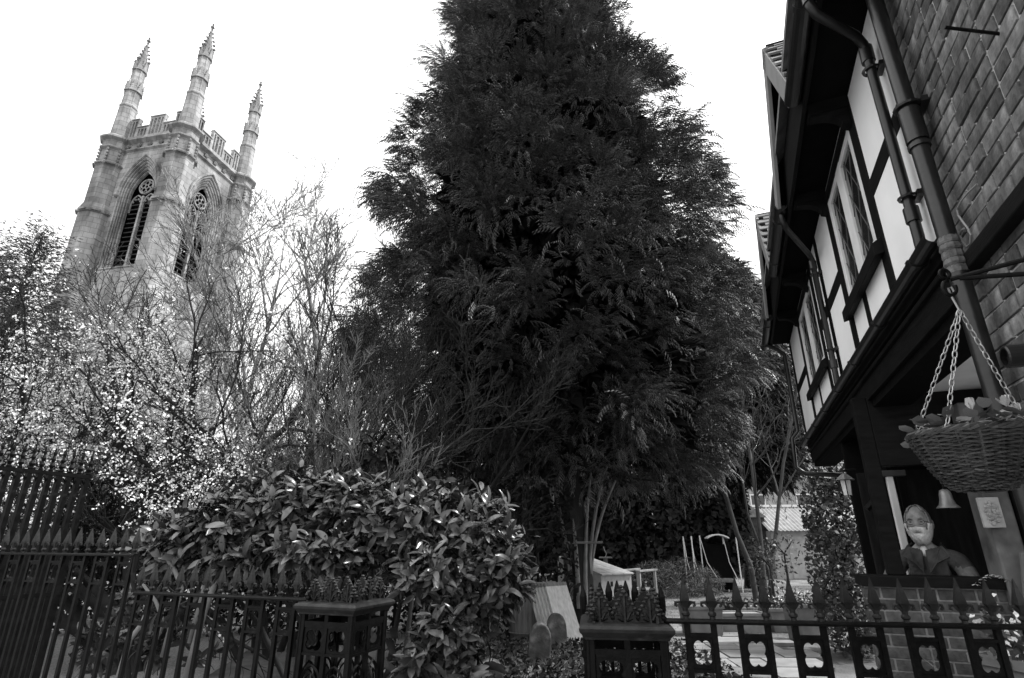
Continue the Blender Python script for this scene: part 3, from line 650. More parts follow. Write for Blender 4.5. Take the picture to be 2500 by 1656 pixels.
# ------------------------------------------------------------------ the man leaning on the porch sill
man = None
def build_man():
    # local: facing -Y, feet at z = 0; skin modifier skeleton
    J = {'pel': (0, .10, .92), 'wst': (0, .08, 1.06), 'chest': (0, .01, 1.26), 'neckb': (0, -.03, 1.42), 'neck': (0, -.05, 1.49), 'hd': (0, -.06, 1.55),
         'shl': (.19, 0, 1.38), 'ell': (.27, -.12, 1.17), 'wrl': (.10, -.26, 1.235), 'hal': (.03, -.28, 1.235),
         'shr': (-.19, 0, 1.38), 'elr': (-.28, -.10, 1.17), 'wrr': (-.12, -.27, 1.235), 'har': (-.05, -.30, 1.235),
         'hpl': (.10, .10, .88), 'knl': (.11, .06, .47), 'anl': (.11, .12, .08), 'tol': (.12, -.08, .04),
         'hpr': (-.10, .10, .88), 'knr': (-.11, .08, .47), 'anr': (-.11, .14, .08), 'tor': (-.12, -.06, .04)}
    E_ = [('pel', 'wst'), ('wst', 'chest'), ('chest', 'neckb'), ('neckb', 'neck'), ('neck', 'hd'), ('neckb', 'shl'), ('shl', 'ell'), ('ell', 'wrl'), ('wrl', 'hal'), ('neckb', 'shr'), ('shr', 'elr'), ('elr', 'wrr'), ('wrr', 'har'),
          ('pel', 'hpl'), ('hpl', 'knl'), ('knl', 'anl'), ('anl', 'tol'), ('pel', 'hpr'), ('hpr', 'knr'), ('knr', 'anr'), ('anr', 'tor')]
    rad = {'pel': (.17, .13), 'wst': (.175, .13), 'chest': (.185, .135), 'neckb': (.10, .085), 'neck': (.062, .06), 'hd': (.055, .055), 'shl': (.075, .08), 'shr': (.075, .08), 'ell': (.058, .058), 'elr': (.058, .058), 'wrl': (.04, .036), 'wrr': (.04, .036), 'hal': (.04, .022), 'har': (.04, .022),
           'hpl': (.1, .1), 'hpr': (.1, .1), 'knl': (.068, .068), 'knr': (.068, .068), 'anl': (.05, .05), 'anr': (.05, .05), 'tol': (.045, .035), 'tor': (.045, .035)}
    for side, sg in (('l', 1), ('r', -1)):                     # fingers rooted in each palm
        h = Vector(J['ha' + side]); w = Vector(J['wr' + side]); d = (h - w).normalized(); sd_ = Vector((-d.y, d.x, 0))
        for q in range(4):
            a = h + sd_ * (q - 1.5) * .019; l = (.062, .075, .07, .055)[q]
            J[f'f{side}{q}a'] = tuple(a + d * l * .5 + Vector((0, 0, .004))); J[f'f{side}{q}b'] = tuple(a + d * l + Vector((0, 0, -.012)))
            E_ += [('ha' + side, f'f{side}{q}a'), (f'f{side}{q}a', f'f{side}{q}b')]; rad[f'f{side}{q}a'] = (.0095, .0095); rad[f'f{side}{q}b'] = (.008, .008)
        t = w + sd_ * sg * -.03 + d * .02
        J[f't{side}'] = tuple(t + d * .045 + sd_ * sg * -.02); E_.append(('wr' + side, f't{side}')); rad[f't{side}'] = (.01, .01)
    names = list(J); idx = {n: i for i, n in enumerate(names)}
    me = bpy.data.meshes.new('person'); me.from_pydata([J[n] for n in names], [(idx[a], idx[b]) for a, b in E_], []); me.update()
    tmp = bpy.data.objects.new('person_skeleton', me); col.objects.link(tmp)
    sk = tmp.modifiers.new('skin', 'SKIN'); sk.use_smooth_shade = True; sk.branch_smoothing = .6
    for n in names:
        sv = me.skin_vertices[0].data[idx[n]]; sv.radius = rad[n]; sv.use_root = (n == 'pel')
    sb = tmp.modifiers.new('sub', 'SUBSURF'); sb.levels = 2; sb.render_levels = 2
    dg = bpy.context.evaluated_depsgraph_get(); bm = bmesh.new(); bm.from_mesh(bpy.data.meshes.new_from_object(tmp.evaluated_get(dg)))
    bpy.data.objects.remove(tmp)
    for f in bm.faces:
        c = f.calc_center_median()
        hand = c.z > 1.15 and c.y < -.215 and abs(c.x) < .13
        f.material_index = 0 if (hand or (c.z > 1.45 and abs(c.x) < .09)) else (2 if c.z < .95 else (3 if c.y < -.06 and c.z < 1.33 and abs(c.x) > .12 else 1)); f.smooth = True
    # head
    hv = []; nu, nv = 36, 28; C = Vector((0, -.085, 1.63)); HS = 1.08
    def headpt(th, ph, grow=0.0):
        # ph 0 top .. pi chin ; th angle, -Y is the face
        sp_ = math.sin(ph) if ph < PI / 2 else max(0, math.sin(ph)) ** .5
        x, y, z = sp_ * math.sin(th), -sp_ * math.cos(th), math.cos(ph)
        fr = max(0, -y)
        px, py, pz = x * .076, y * .096, z * .122
        if z < -.1: px *= 1 - .30 * (-z - .1); py *= 1 - .06 * (-z - .1)
        if y > 0 and z < 0: py *= 1 - .35 * (-z)
        G = lambda cx, cz, s, a: a * math.exp(-((px - cx) ** 2 + (pz - cz) ** 2) / (s * s)) * (fr > .2)
        py -= G(0, -.018, .014, .024) + G(0, .004, .009, .012)            # nose
        py -= G(0, .028, .05, .007)                                       # brow
        py += G(.031, .006, .016, .014) + G(-.031, .006, .016, .014)      # eye sockets
        py -= G(.04, -.024, .022, .006) + G(-.04, -.024, .022, .006)      # cheeks
        py -= G(0, -.055, .02, .008); py += G(0, -.053, .008, .007)       # mouth
        py -= G(0, -.095, .025, .010)                                     # chin
        v = Vector((px, py, pz)) * HS; return C + v * (1 + grow / .1)
    base = [[bm.verts.new(headpt(2 * PI * i / nu, PI * (j + .02) / (nv + .04))) for i in range(nu)] for j in range(nv + 1)]
    for j in range(nv):
        for i in range(nu):
            f = bm.faces.new((base[j][i], base[j + 1][i], base[j + 1][(i + 1) % nu], base[j][(i + 1) % nu])); f.smooth = True; f.material_index = 0
    for sg in (1, -1):                                                   # ears
        mb_ = MB(); mb_.ball((sg * .084, -.07, 1.628), .032, 8, 6, (.4, .62, 1.1)); vs = [bm.verts.new(v) for v in mb_.v]
        for f in mb_.f:
            try: ff = bm.faces.new([vs[i] for i in f]); ff.smooth = True
            except ValueError: pass
    bmesh.ops.recalc_face_normals(bm, faces=bm.faces)
    me2 = bpy.data.meshes.new('person'); bm.to_mesh(me2); bm.free()
    for m in (SKIN, JACKET, DARKCLOTH, KNIT): me2.materials.append(m)
    o = bpy.data.objects.new('person', me2); col.objects.link(o)
    def shell(name, cond, grow, m, rough):
        b2 = bmesh.new(); g = {}
        for j in range(nv):
            for i in range(nu):
                th = 2 * PI * (i + .5) / nu; th = th - 2 * PI if th > PI else th; ph = PI * (j + .5) / nv
                if cond(th, ph):
                    q = []
                    for (jj, ii) in ((j, i), (j + 1, i), (j + 1, (i + 1) % nu), (j, (i + 1) % nu)):
                        if (jj, ii) not in g: g[(jj, ii)] = b2.verts.new(headpt(2 * PI * ii / nu, PI * (jj + .02) / (nv + .04), grow + random.uniform(0, rough)))
                        q.append(g[(jj, ii)])
                    f = b2.faces.new(q); f.smooth = True
        m3 = bpy.data.meshes.new(name); b2.to_mesh(m3); b2.free(); m3.materials.append(m); c = bpy.data.objects.new(name, m3); link(c, o)
        so = c.modifiers.new('thick', 'SOLIDIFY'); so.thickness = .006; so.offset = -1
        return c
    shell('hair', lambda th, ph: (abs(th) > 1.1 and .35 < ph < 1.75) or (abs(th) > 2.0 and ph < 2.1) or (abs(th) > .75 and .25 < ph < .85), .007, HAIR, .005)
    shell('beard', lambda th, ph: (ph > 2.16 and ph < 2.98 and abs(th) < 1.55) or (1.62 < ph <= 2.16 and .85 < abs(th) < 1.5) or (1.84 < ph < 2.02 and abs(th) < .62) or (1.95 <= ph <= 2.2 and .42 < abs(th) < 1.0), .011, BEARD, .007)
    bv = MB(); bv.ball((0, -.135, 1.553), .058, 14, 10, (1.12, .85, .95)); bv.v = [(x + random.uniform(-.002, .002), y + random.uniform(-.003, .002), z + random.uniform(-.003, .002)) for x, y, z in bv.v]; bv.build('chin_beard', BEARD, o, smooth=True)
    mb = MB()
    for sg in (1, -1):
        mb.tube([(sg * .033 + .023 * math.cos(2 * PI * k / 14), -.190 + .004 * abs(math.cos(2 * PI * k / 14)), 1.636 + .018 * math.sin(2 * PI * k / 14)) for k in range(14)], .0014, 5, closed=True)
        mb.tube([(sg * .056, -.186, 1.64), (sg * .086, -.10, 1.638)], .0016, 5)
    mb.tube([(-.01, -.190, 1.64), (0, -.194, 1.643), (.01, -.190, 1.64)], .0016, 5); mb.build('glasses', IRON, o)
    for sg in (1, -1):
        mb = MB(); mb.ball((sg * .033, -.174, 1.638), .010, 8, 6, (1.2, .5, .26)); mb.build('eye', DARKCLOTH, o, smooth=True)
        mb = MB(); mb.tube([(sg * .015, -.190, 1.660), (sg * .034, -.188, 1.665), (sg * .055, -.170, 1.659)], .004, 5); mb.build('eyebrow', HAIR, o)
    mb = MB(); mb.ball((0, -.187, 1.573), .012, 8, 5, (1.5, .6, .45)); mb.build('mouth', DARKCLOTH, o)
    mb = MB()                                                            # jacket collar, lapels, placket
    for sg in (1, -1):
        mb.add([(sg * .012, -.125, 1.44), (sg * .10, -.07, 1.47), (sg * .15, -.075, 1.40), (sg * .07, -.15, 1.35), (sg * .02, -.165, 1.28)], [(0, 1, 2, 3, 4)])
        mb.add([(sg * .10, -.07, 1.47), (sg * .085, .05, 1.50), (sg * .13, .05, 1.43), (sg * .15, -.075, 1.40)], [(0, 1, 2, 3)])
    c = mb.build('collar', JACKET, o); so = c.modifiers.new('t', 'SOLIDIFY'); so.thickness = .012
    mb = MB(); mb.ball((0, -.098, 1.435), .034, 10, 6, (.75, .8, 1.2)); mb.build('shirt', WHITEPAINT, o, smooth=True)
    return o
man = build_man()
tag(man, 'bearded man in glasses and grey jacket leaning on the porch sill', 'person')
man.location = HW0 + UX * (PS + .30) + Matrix.Rotation(HROT, 3, 'Z') @ Vector((0, -.20, .085))
man.rotation_euler = (R(-4), 0, R(-44))

# ------------------------------------------------------------------ iron railings, gate and gate piers
RAIL = 1.245
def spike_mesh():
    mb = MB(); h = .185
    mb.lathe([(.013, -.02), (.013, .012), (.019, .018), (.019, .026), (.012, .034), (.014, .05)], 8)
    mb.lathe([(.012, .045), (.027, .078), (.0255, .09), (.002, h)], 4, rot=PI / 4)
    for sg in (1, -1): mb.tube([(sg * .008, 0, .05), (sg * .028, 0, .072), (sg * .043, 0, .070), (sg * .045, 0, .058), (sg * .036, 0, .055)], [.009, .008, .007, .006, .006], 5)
    return mb.mesh('spike', IRON_LIT)
SPIKE = spike_mesh()
def bar_mesh(h):
    mb = MB(); mb.b2((-.012, -.012, .02), (.012, .012, h)); return mb.mesh('bar', IRON)
def quatrefoil_panel(w, h):
    """a cast plate pierced by a quatrefoil, between two cross pieces"""
    mb = MB(); n = 40; mn = min(w, h); r = mn * .235; c = mn * .25; t = .012; zs = min(1.3, h / mn)
    def rad(g):
        best = 0
        for k in range(4):
            a = PI / 4 + k * PI / 2; cx, cz = c * math.cos(a), c * math.sin(a); d = math.cos(g) * cx + math.sin(g) * cz; q = d * d - (cx * cx + cz * cz) + r * r
            if q > 0: best = max(best, d + math.sqrt(q))
        return best if best > 0 else r * .5
    inner = [(rad(2 * PI * k / n) * math.cos(2 * PI * k / n), zs * rad(2 * PI * k / n) * math.sin(2 * PI * k / n)) for k in range(n)]
    outer = []
    for k in range(n):
        g = 2 * PI * k / n; s_ = min(w / 2 / max(abs(math.cos(g)), 1e-6), h / 2 / max(abs(math.sin(g)), 1e-6)); outer.append((s_ * math.cos(g), s_ * math.sin(g)))
    vs = [(x, -t / 2, z) for x, z in inner] + [(x, -t / 2, z) for x, z in outer] + [(x, t / 2, z) for x, z in inner] + [(x, t / 2, z) for x, z in outer]
    fs = []
    for k in range(n):
        j = (k + 1) % n; fs += [(k, j, n + j, n + k), (2 * n + j, 2 * n + k, 3 * n + k, 3 * n + j), (j, k, 2 * n + k, 2 * n + j), (n + k, n + j, 3 * n + j, 3 * n + k)]
    mb.add(vs, fs); mb.b2((-w / 2, -.012, h / 2), (w / 2, .012, h / 2 + .014)); mb.b2((-w / 2, -.012, -h / 2 - .014), (w / 2, .012, -h / 2))
    return mb
def railing(label, p0, p1, spacing, rail, lead=.06, steps=None):
    p0, p1 = Vector(p0), Vector(p1); d = p1 - p0; L = d.length; rz = math.atan2(d.y, d.x)
    t = thing('iron_railing', label, 'railing', p0, rz)
    n = int((L - lead) / spacing) + 1; tops = []
    hi = rail + .25
    for k in range(n):
        x = lead + k * spacing
        tops.append((x, rail if (steps is None or x < steps) else hi))
    barm = {}
    for k, (x, top) in enumerate(tops):
        b = barm.setdefault(top, bar_mesh(top)); bo = inst('bar', b, t, (x, 0, 0))
        inst('spike', SPIKE, t, (x, 0, top + .012), (0, 0, random.uniform(-.12, .12)), (1, 1, random.uniform(.96, 1.03)))
    QP = quatrefoil_panel(spacing - .025, .13).mesh('quatrefoil_panel', IRON)
    for k in range(0, n - 1, 2):
        x, top = tops[k]
        if tops[k + 1][1] != top: continue
        inst('quatrefoil_panel', QP, t, (x + spacing / 2, 0, top - .125)); inst('quatrefoil_panel', QP, t, (x + spacing / 2, 0, .42))
    segs = [(0, L, rail)] if steps is None else [(0, steps - .02, rail), (steps + .06, L, hi)]
    for a, b, z in segs:
        mb = MB(); mb.prism([(-.028, -.006), (.028, -.006), (.03, .004), (.022, .012), (-.022, .012), (-.03, .004)], b - a, (a, 0, z), ((0, 1, 0), (0, 0, 1), (1, 0, 0))); mb.build('top_rail', IRON, t)
    if steps is not None:
        mb = MB(); mb.tube([(steps - .03, 0, rail + .002), (steps - .005, 0, rail + .012), (steps + .03, 0, rail + .06), (steps + .055, 0, rail + .13), (steps + .063, 0, hi)], .018, 6); mb.build('scroll', IRON, t)
    mb = MB(); mb.b2((0, -.02, .30), (L, .02, .32)); mb.b2((0, -.03, .02), (L, .03, .05)); mb.build('lower_rail', IRON, t)
    return t
PLC = Vector((-.945, 3.65, 0)); dl = Vector((-math.cos(R(20)), math.sin(R(20)), 0)); db = Vector((math.sin(R(20)), math.cos(R(20)), 0))
railing('black spiked iron railing left of the open gateway, stepping up to the left', PLC + dl * .38 + db * .06, PLC + dl * 4.6 + db * .06, .126, RAIL, .10, 1.52)
PRC = Vector((.345, 2.86, 0)); dr = Vector((math.cos(R(-8)), math.sin(R(-8)), 0)); dq = Vector((-dr.y, dr.x, 0))
railing('black spiked iron railing with quatrefoils between the right pier and the house', PRC + dr * .36 + dq * .06, Vector((2.28, 2.66, 0)), .1185, RAIL, .10)
# gate piers
def gate_pier(label, corner, rz, size, top):
    """corner: the pier's street-side left corner; x along the street side"""
    t = thing('gate_pier', label, 'gate pier', corner, rz); w = size; pw_ = .034
    for x in (0, w):
        for y in (0, w):
            mb = MB(); sx = 1 if x == 0 else -1; sy = 1 if y == 0 else -1
            mb.b2((x, y, 0), (x + sx * pw_, y + sy * pw_, top - .05)); mb.tube([(x + sx * .004, y + sy * .004, 0), (x + sx * .004, y + sy * .004, top - .05)], .009, 6); mb.build('corner_post', IRON, t, bevel=.003)
    mb = MB(); e = .022                                         # moulded cap
    prof = [(e * .4, -.055), (e * .6, -.045), (e, -.035), (e * 1.5, -.022), (e * 1.6, -.008), (e * 1.2, .004), (e * .2, .012), (-.02, .016)]
    rings = [[(-a, -a, top + z), (w + a, -a, top + z), (w + a, w + a, top + z), (-a, w + a, top + z)] for a, z in prof]
    b = 0; vs = [v for r_ in rings for v in r_]; fs = []
    for i in range(len(rings) - 1):
        for k in range(4): fs.append((i * 4 + k, i * 4 + (k + 1) % 4, (i + 1) * 4 + (k + 1) % 4, (i + 1) * 4 + k))
    fs.append((0, 3, 2, 1)); q = (len(rings) - 1) * 4; fs.append((q, q + 1, q + 2, q + 3)); mb.add(vs, fs); mb.build('cap', IRON_LIT, t, bevel=.002)
    cell = (w - 2 * pw_) / 2; PAN = quatrefoil_panel(cell - .014, .135).mesh('quatrefoil_panel', IRON)
    lan = MB(); o = arch(cell / 2 - .012, -.22, -.02, .07, 5); lan.tube([(x, 0, z) for x, z in o], .008, 4); o = arch(cell / 2 - .03, -.2, -.04, .03, 4); lan.tube([(x, 0, z) for x, z in o], .006, 4); LAN = lan.mesh('lancet', IRON)
    for k in range(4):
        Mz = Matrix.Rotation(k * PI / 2, 3, 'Z'); c = Vector((w / 2, w / 2, 0)); off = Vector((0, -w / 2 + .016, 0))
        P = lambda x, z: c + Mz @ (off + Vector((x, 0, z)))
        mb = MB(); mb.b2((-.013, -.012, .06), (.013, .012, top - .05))
        for z in (top - .115, .62, .1): mb.b2((-w / 2 + pw_, -.013, z), (w / 2 - pw_, .013, z + .022))
        mb.build('frame_bars', IRON, t, P(0, 0), (0, 0, k * PI / 2))
        for sg in (1, -1):
            x = sg * (cell / 2 + .004)
            inst('quatrefoil_panel', PAN, t, P(x, top - .195), (0, 0, k * PI / 2)); inst('lancet', LAN, t, P(x, top - .40), (0, 0, k * PI / 2)); inst('lancet', LAN, t, P(x, .46), (0, 0, k * PI / 2))
    # openwork crest: leafy gablets with knobs
    cr = MB(); cw = w / 3.1
    cr.prism([(-cw / 2, 0), (cw / 2, 0), (cw * .42, .05), (cw * .5, .085), (cw * .3, .115), (cw * .24, .145), (0, .185), (-cw * .24, .145), (-cw * .3, .115), (-cw * .5, .085), (-cw * .42, .05)], .012, (0, -.006, 0))
    for sg in (1, -1):
        for q in range(5): cr.ball((sg * cw * (.5 - .1 * q), -.008, .06 + q * .027), .0115, 6, 4)
        cr.tube([(sg * cw * .08, -.01, .02), (sg * cw * .2, -.013, .06), (sg * cw * .36, -.013, .075), (sg * cw * .33, -.013, .05), (sg * cw * .24, -.013, .05)], .007, 5)
        cr.tube([(sg * cw * .06, -.01, .09), (sg * cw * .2, -.012, .12), (sg * cw * .14, -.012, .10)], .006, 5)
    cr.tube([(0, -.009, .0), (0, -.009, .17)], .008, 5); cr.ball((0, -.006, .192), .013, 6, 4)
    CR = cr.mesh('crest_leaf', IRON_LIT); kn = MB(); kn.tube([(-cw * .3, 0, .014), (-cw * .12, 0, .004), (cw * .12, 0, .004), (cw * .3, 0, .014)], .008, 5); kn.ball((cw * .5, 0, .02), .014, 6, 4); KN = kn.mesh('crest_knob', IRON)
    for k in range(4):
        Mz = Matrix.Rotation(k * PI / 2, 3, 'Z'); c = Vector((w / 2, w / 2, top + .014)); off = Vector((0, -w / 2 + .035, 0))
        for q in (-1, 0, 1):
            inst('crest_leaf', CR, t, c + Mz @ (off + Vector((q * cw * 1.0, 0, 0))), (R(-6) * math.cos(k * PI / 2) * 0, 0, k * PI / 2), (1, 1, .68 if q == 0 else .62)); inst('crest_knob', KN, t, c + Mz @ (off + Vector((q * cw, 0, 0))), (0, 0, k * PI / 2))
    return t
gate_pier('openwork cast iron gate pier left of the gateway, in front of the laurel', PLC + dl * .38, R(-20), .38, RAIL - .015)
gate_pier('openwork cast iron gate pier right of the gateway, spear points behind its crest', PRC, R(-8), .36, RAIL - .018)
# spear-topped gate leaf folded back behind the right pier
gl = thing('folded_gate_leaf', 'gate leaf with blunt spear points folded back behind the right pier', 'gate', PRC + dq * .44 + dr * -.02, R(-8))
sp = MB(); sp.lathe([(.011, -.2), (.011, .0), (.02, .01), (.012, .02), (.019, .05), (.019, .11), (.004, .16)], 6); SP = sp.mesh('spear', IRON)
for q in range(10):
    inst('spear', SP, gl, (.0 + q * .046, 0, RAIL - .04 + .03 * math.sin(PI * q / 9))); mb = MB(); mb.b2((-.009, -.009, .05), (.009, .009, RAIL - .2)); mb.build('bar', IRON, gl, (q * .046, 0, 0))
mb = MB(); mb.b2((-.02, -.015, RAIL - .22), (.44, .015, RAIL - .19)); mb.build('gate_rail', IRON, gl); mb = MB(); mb.b2((-.02, -.015, .1), (.44, .015, .13)); mb.build('gate_rail', IRON, gl)
# tall open gate leaf at the far left
ga, gb = Vector((-4.40, 5.9, 0)), Vector((-4.80, 4.75, 0)); dd = gb - ga
gt = thing('tall_gate_leaf', 'tall open iron gate leaf with crested top at the left edge', 'gate', ga, math.atan2(dd.y, dd.x)); GL = dd.length; GH = 2.2
for q in range(14):
    mb = MB(); mb.b2((-.02, -.02, .1), (.02, .02, GH)); mb.build('bar', IRON, gt, (.02 + q * (GL - .04) / 13, 0, 0))
    mb = MB(); mb.lathe([(.02, 0), (.024, .02), (.012, .03), (.028, .06), (.012, .09), (.022, .12), (.010, .15), (.016, .18), (.002, .24)], 6); mb.build('finial', IRON, gt, (.02 + q * (GL - .04) / 13, 0, GH + .03))
    if q < 13:
        mb = MB(); x0 = .02 + q * (GL - .04) / 13; o = arch((GL - .04) / 26 - .01, GH - .16, GH - .1, GH - .02, 4); mb.tube([(x0 + (GL - .04) / 26 + x, 0, z) for x, z in o], .008, 4); mb.build('arch_brace', IRON, gt)
for z in (GH, 1.1, .1):
    mb = MB(); mb.b2((0, -.025, z), (GL, .025, z + .035)); mb.build('gate_rail', IRON, gt)

# ------------------------------------------------------------------ hanging basket on its bracket
BC = at(2404, 1196, 1.5); RG = at(2312, 690, 1.42)
bk = thing('hanging_basket', 'round wicker hanging basket on three chains by the brick wall', 'basket', BC)
wv = MB(); st = MB(); NR = 30; HT = .14
def brad(z): return .056 + .080 * (max(0, z) / HT) ** .62
for k in range(NR):
    z = HT * k / (NR - 1); n = 84; r = brad(z)
    wv.tube([((r + .004 * math.sin(12 * (2 * PI * i / n) + k * PI)) * math.cos(2 * PI * i / n), (r + .004 * math.sin(12 * (2 * PI * i / n) + k * PI)) * math.sin(2 * PI * i / n), z + random.uniform(-.0015, .0015)) for i in range(n)], .0036, 5, closed=True)
for q in range(18):
    g = 2 * PI * q / 18; st.tube([(brad(z) * math.cos(g), brad(z) * math.sin(g), z) for z in (0, .03, .06, .1, .14, HT)], .004, 5)
st.tube([(.0, 0, -.005), (.06, 0, 0)], .004, 4)
wv.build('woven_side', WICKER, bk); st.build('stakes', WICKER, bk)
mb = MB()
for k in range(4): mb.tube([((brad(HT) + .006 * math.cos(2 * PI * i * 9 / 48 + k * PI / 2)) * math.cos(2 * PI * i / 48), (brad(HT) + .006 * math.cos(2 * PI * i * 9 / 48 + k * PI / 2)) * math.sin(2 * PI * i / 48), HT + .006 + .006 * math.sin(2 * PI * i * 9 / 48 + k * PI / 2)) for i in range(48)], .005, 5, closed=True)
mb.build('braided_rim', WICKER, bk)
mb = MB(); mb.lathe([(.0, .0), (.05, .0), (.09, .045), (.114, .09), (.125, .125), (.0, .13)], 24, cap=False); mb.build('liner', DARKCLOTH, bk)
HK = RG + Vector((.012, 0, -.085))                              # where the three chains meet
linkm = MB(); linkm.tube([(.006 * math.cos(2 * PI * k / 12), 0, .013 * math.sin(2 * PI * k / 12)) for k in range(12)], .0017, 5, closed=True)
for q, g in enumerate((R(212), R(125), R(-20))):
    e = BC + Vector((brad(HT) * math.cos(g), brad(HT) * math.sin(g), HT)); d = e - HK; n = int(d.length / .0215); ch = MB()
    x = d.normalized()
    for k in range(n + 1):
        p = HK + d * (k + .5) / (n + 1); ref = Vector((0, 1, 0)) if k % 2 else Vector((1, 0, 0)); a = (ref - x * ref.dot(x)).normalized(); b = x.cross(a); M = Matrix((a, b, x)).transposed()
        base = len(ch.v); ch.add([M @ Vector(v) + p - BC for v in linkm.v], linkm.f)
    ch.build('chain', CHAINM, bk, smooth=True)
mb = MB(); hk = RG - BC
mb.tube([hk + Vector((.012, 0, -.03)), hk + Vector((.008, 0, -.015)), hk + Vector((-.002, 0, -.018)), hk + Vector((0, 0, -.04)), hk + Vector((.012, 0, -.088))], .0028, 6); mb.build('hook', CHAINM, bk)
br = thing('basket_bracket', 'black wrought iron wall bracket with scrolled tip carrying the basket', 'bracket', RG)
wallp = Vector((2.02, .95, 0)); wp = Vector((RG.x + .52, RG.y - .35, 0))
mb = MB(); mb.tube([(.012, 0, .01), ((wp.x - RG.x), (wp.y - RG.y), .06)], .007, 8); mb.build('arm', IRON, br)
mb = MB(); mb.tube([(.03, -.01, .008), ((wp.x - RG.x), (wp.y - RG.y), -.10)], .007, 8); mb.build('stay', IRON, br)
mb = MB(); mb.tube([(.02 * math.cos(PI * 1.7 * k / 16 - .4) * (1 - k * .02), 0, -.008 + .022 * math.sin(PI * 1.7 * k / 16 - .4 + PI) - .01) for k in range(17)], .006, 8); mb.tube([(.014 * math.cos(2 * PI * k / 12), 0, .026 + .014 * math.sin(2 * PI * k / 12)) for k in range(12)], .005, 7, closed=True); mb.build('scroll', IRON, br, smooth=True)
mb = MB(); mb.b2(((wp.x - RG.x), (wp.y - RG.y) - .02, -.2), ((wp.x - RG.x) + .02, (wp.y - RG.y) + .02, .12)); mb.build('back_plate', IRON, br)
# plants in the basket: separate leaves and blooms
pln = thing('basket_cyclamen', 'heart-leaved flowering plants filling the hanging basket', 'plant', BC + Vector((0, 0, HT - .01)))
lf = MB()
for i in range(6):
    pass
hv_ = [(0, 0, 0), (.5, .42, .06), (.95, .30, .02), (1.0, 0, -.05), (.95, -.30, .02), (.5, -.42, .06), (.12, .25, .04), (.12, -.25, .04), (.5, 0, -.02)]
lf.add(hv_, [(0, 8, 1, 6), (8, 3, 2, 1), (0, 7, 5, 8), (8, 5, 4, 3)]); LF = lf.mesh('leaf', mat('cyclamen_leaf', .16, .4, .4, 30, spec=.4, objvar=.5), smooth=True)
ptl = MB(); ptl.add([(0, -.1, 0), (.5, -.32, .1), (1.0, -.18, .3), (1.05, .18, .32), (.5, .32, .1), (0, .1, 0)], [(0, 1, 2, 3, 4, 5)]); PTL = ptl.mesh('petal', PETAL, smooth=True)
for q in range(120):
    g = random.uniform(0, 2 * PI); rr = .125 * math.sqrt(random.random()); s_ = random.uniform(.028, .05)
    inst('leaf', LF, pln, (rr * math.cos(g), rr * math.sin(g), random.uniform(.0, .065)), (random.uniform(-.6, .6), random.uniform(-.8, .5), g + random.uniform(-.6, .6)), (s_, s_, s_))
for (px_, py_) in ((2372, 1000), (2460, 992), (2262, 1050), (2485, 1010)):
    p = at(px_, py_, 1.47 + random.uniform(-.05, .1)) - pln.location
    fo = bpy.data.objects.new('flower', None); link(fo, pln); fo.location = p
    for k in range(5):
        g = 2 * PI * k / 5; s_ = .03; inst('petal', PTL, fo, (0, 0, 0), (random.uniform(-.2, .2), -.9 + random.uniform(-.3, .3), g), (s_, s_, s_))
    mb = MB(); mb.tube([(0, 0, 0), (-p.x * .2, -p.y * .2, -p.z * .6), (-p.x * .3, -p.y * .3, -p.z)], .002, 4); mb.build('stem', IVY, fo)

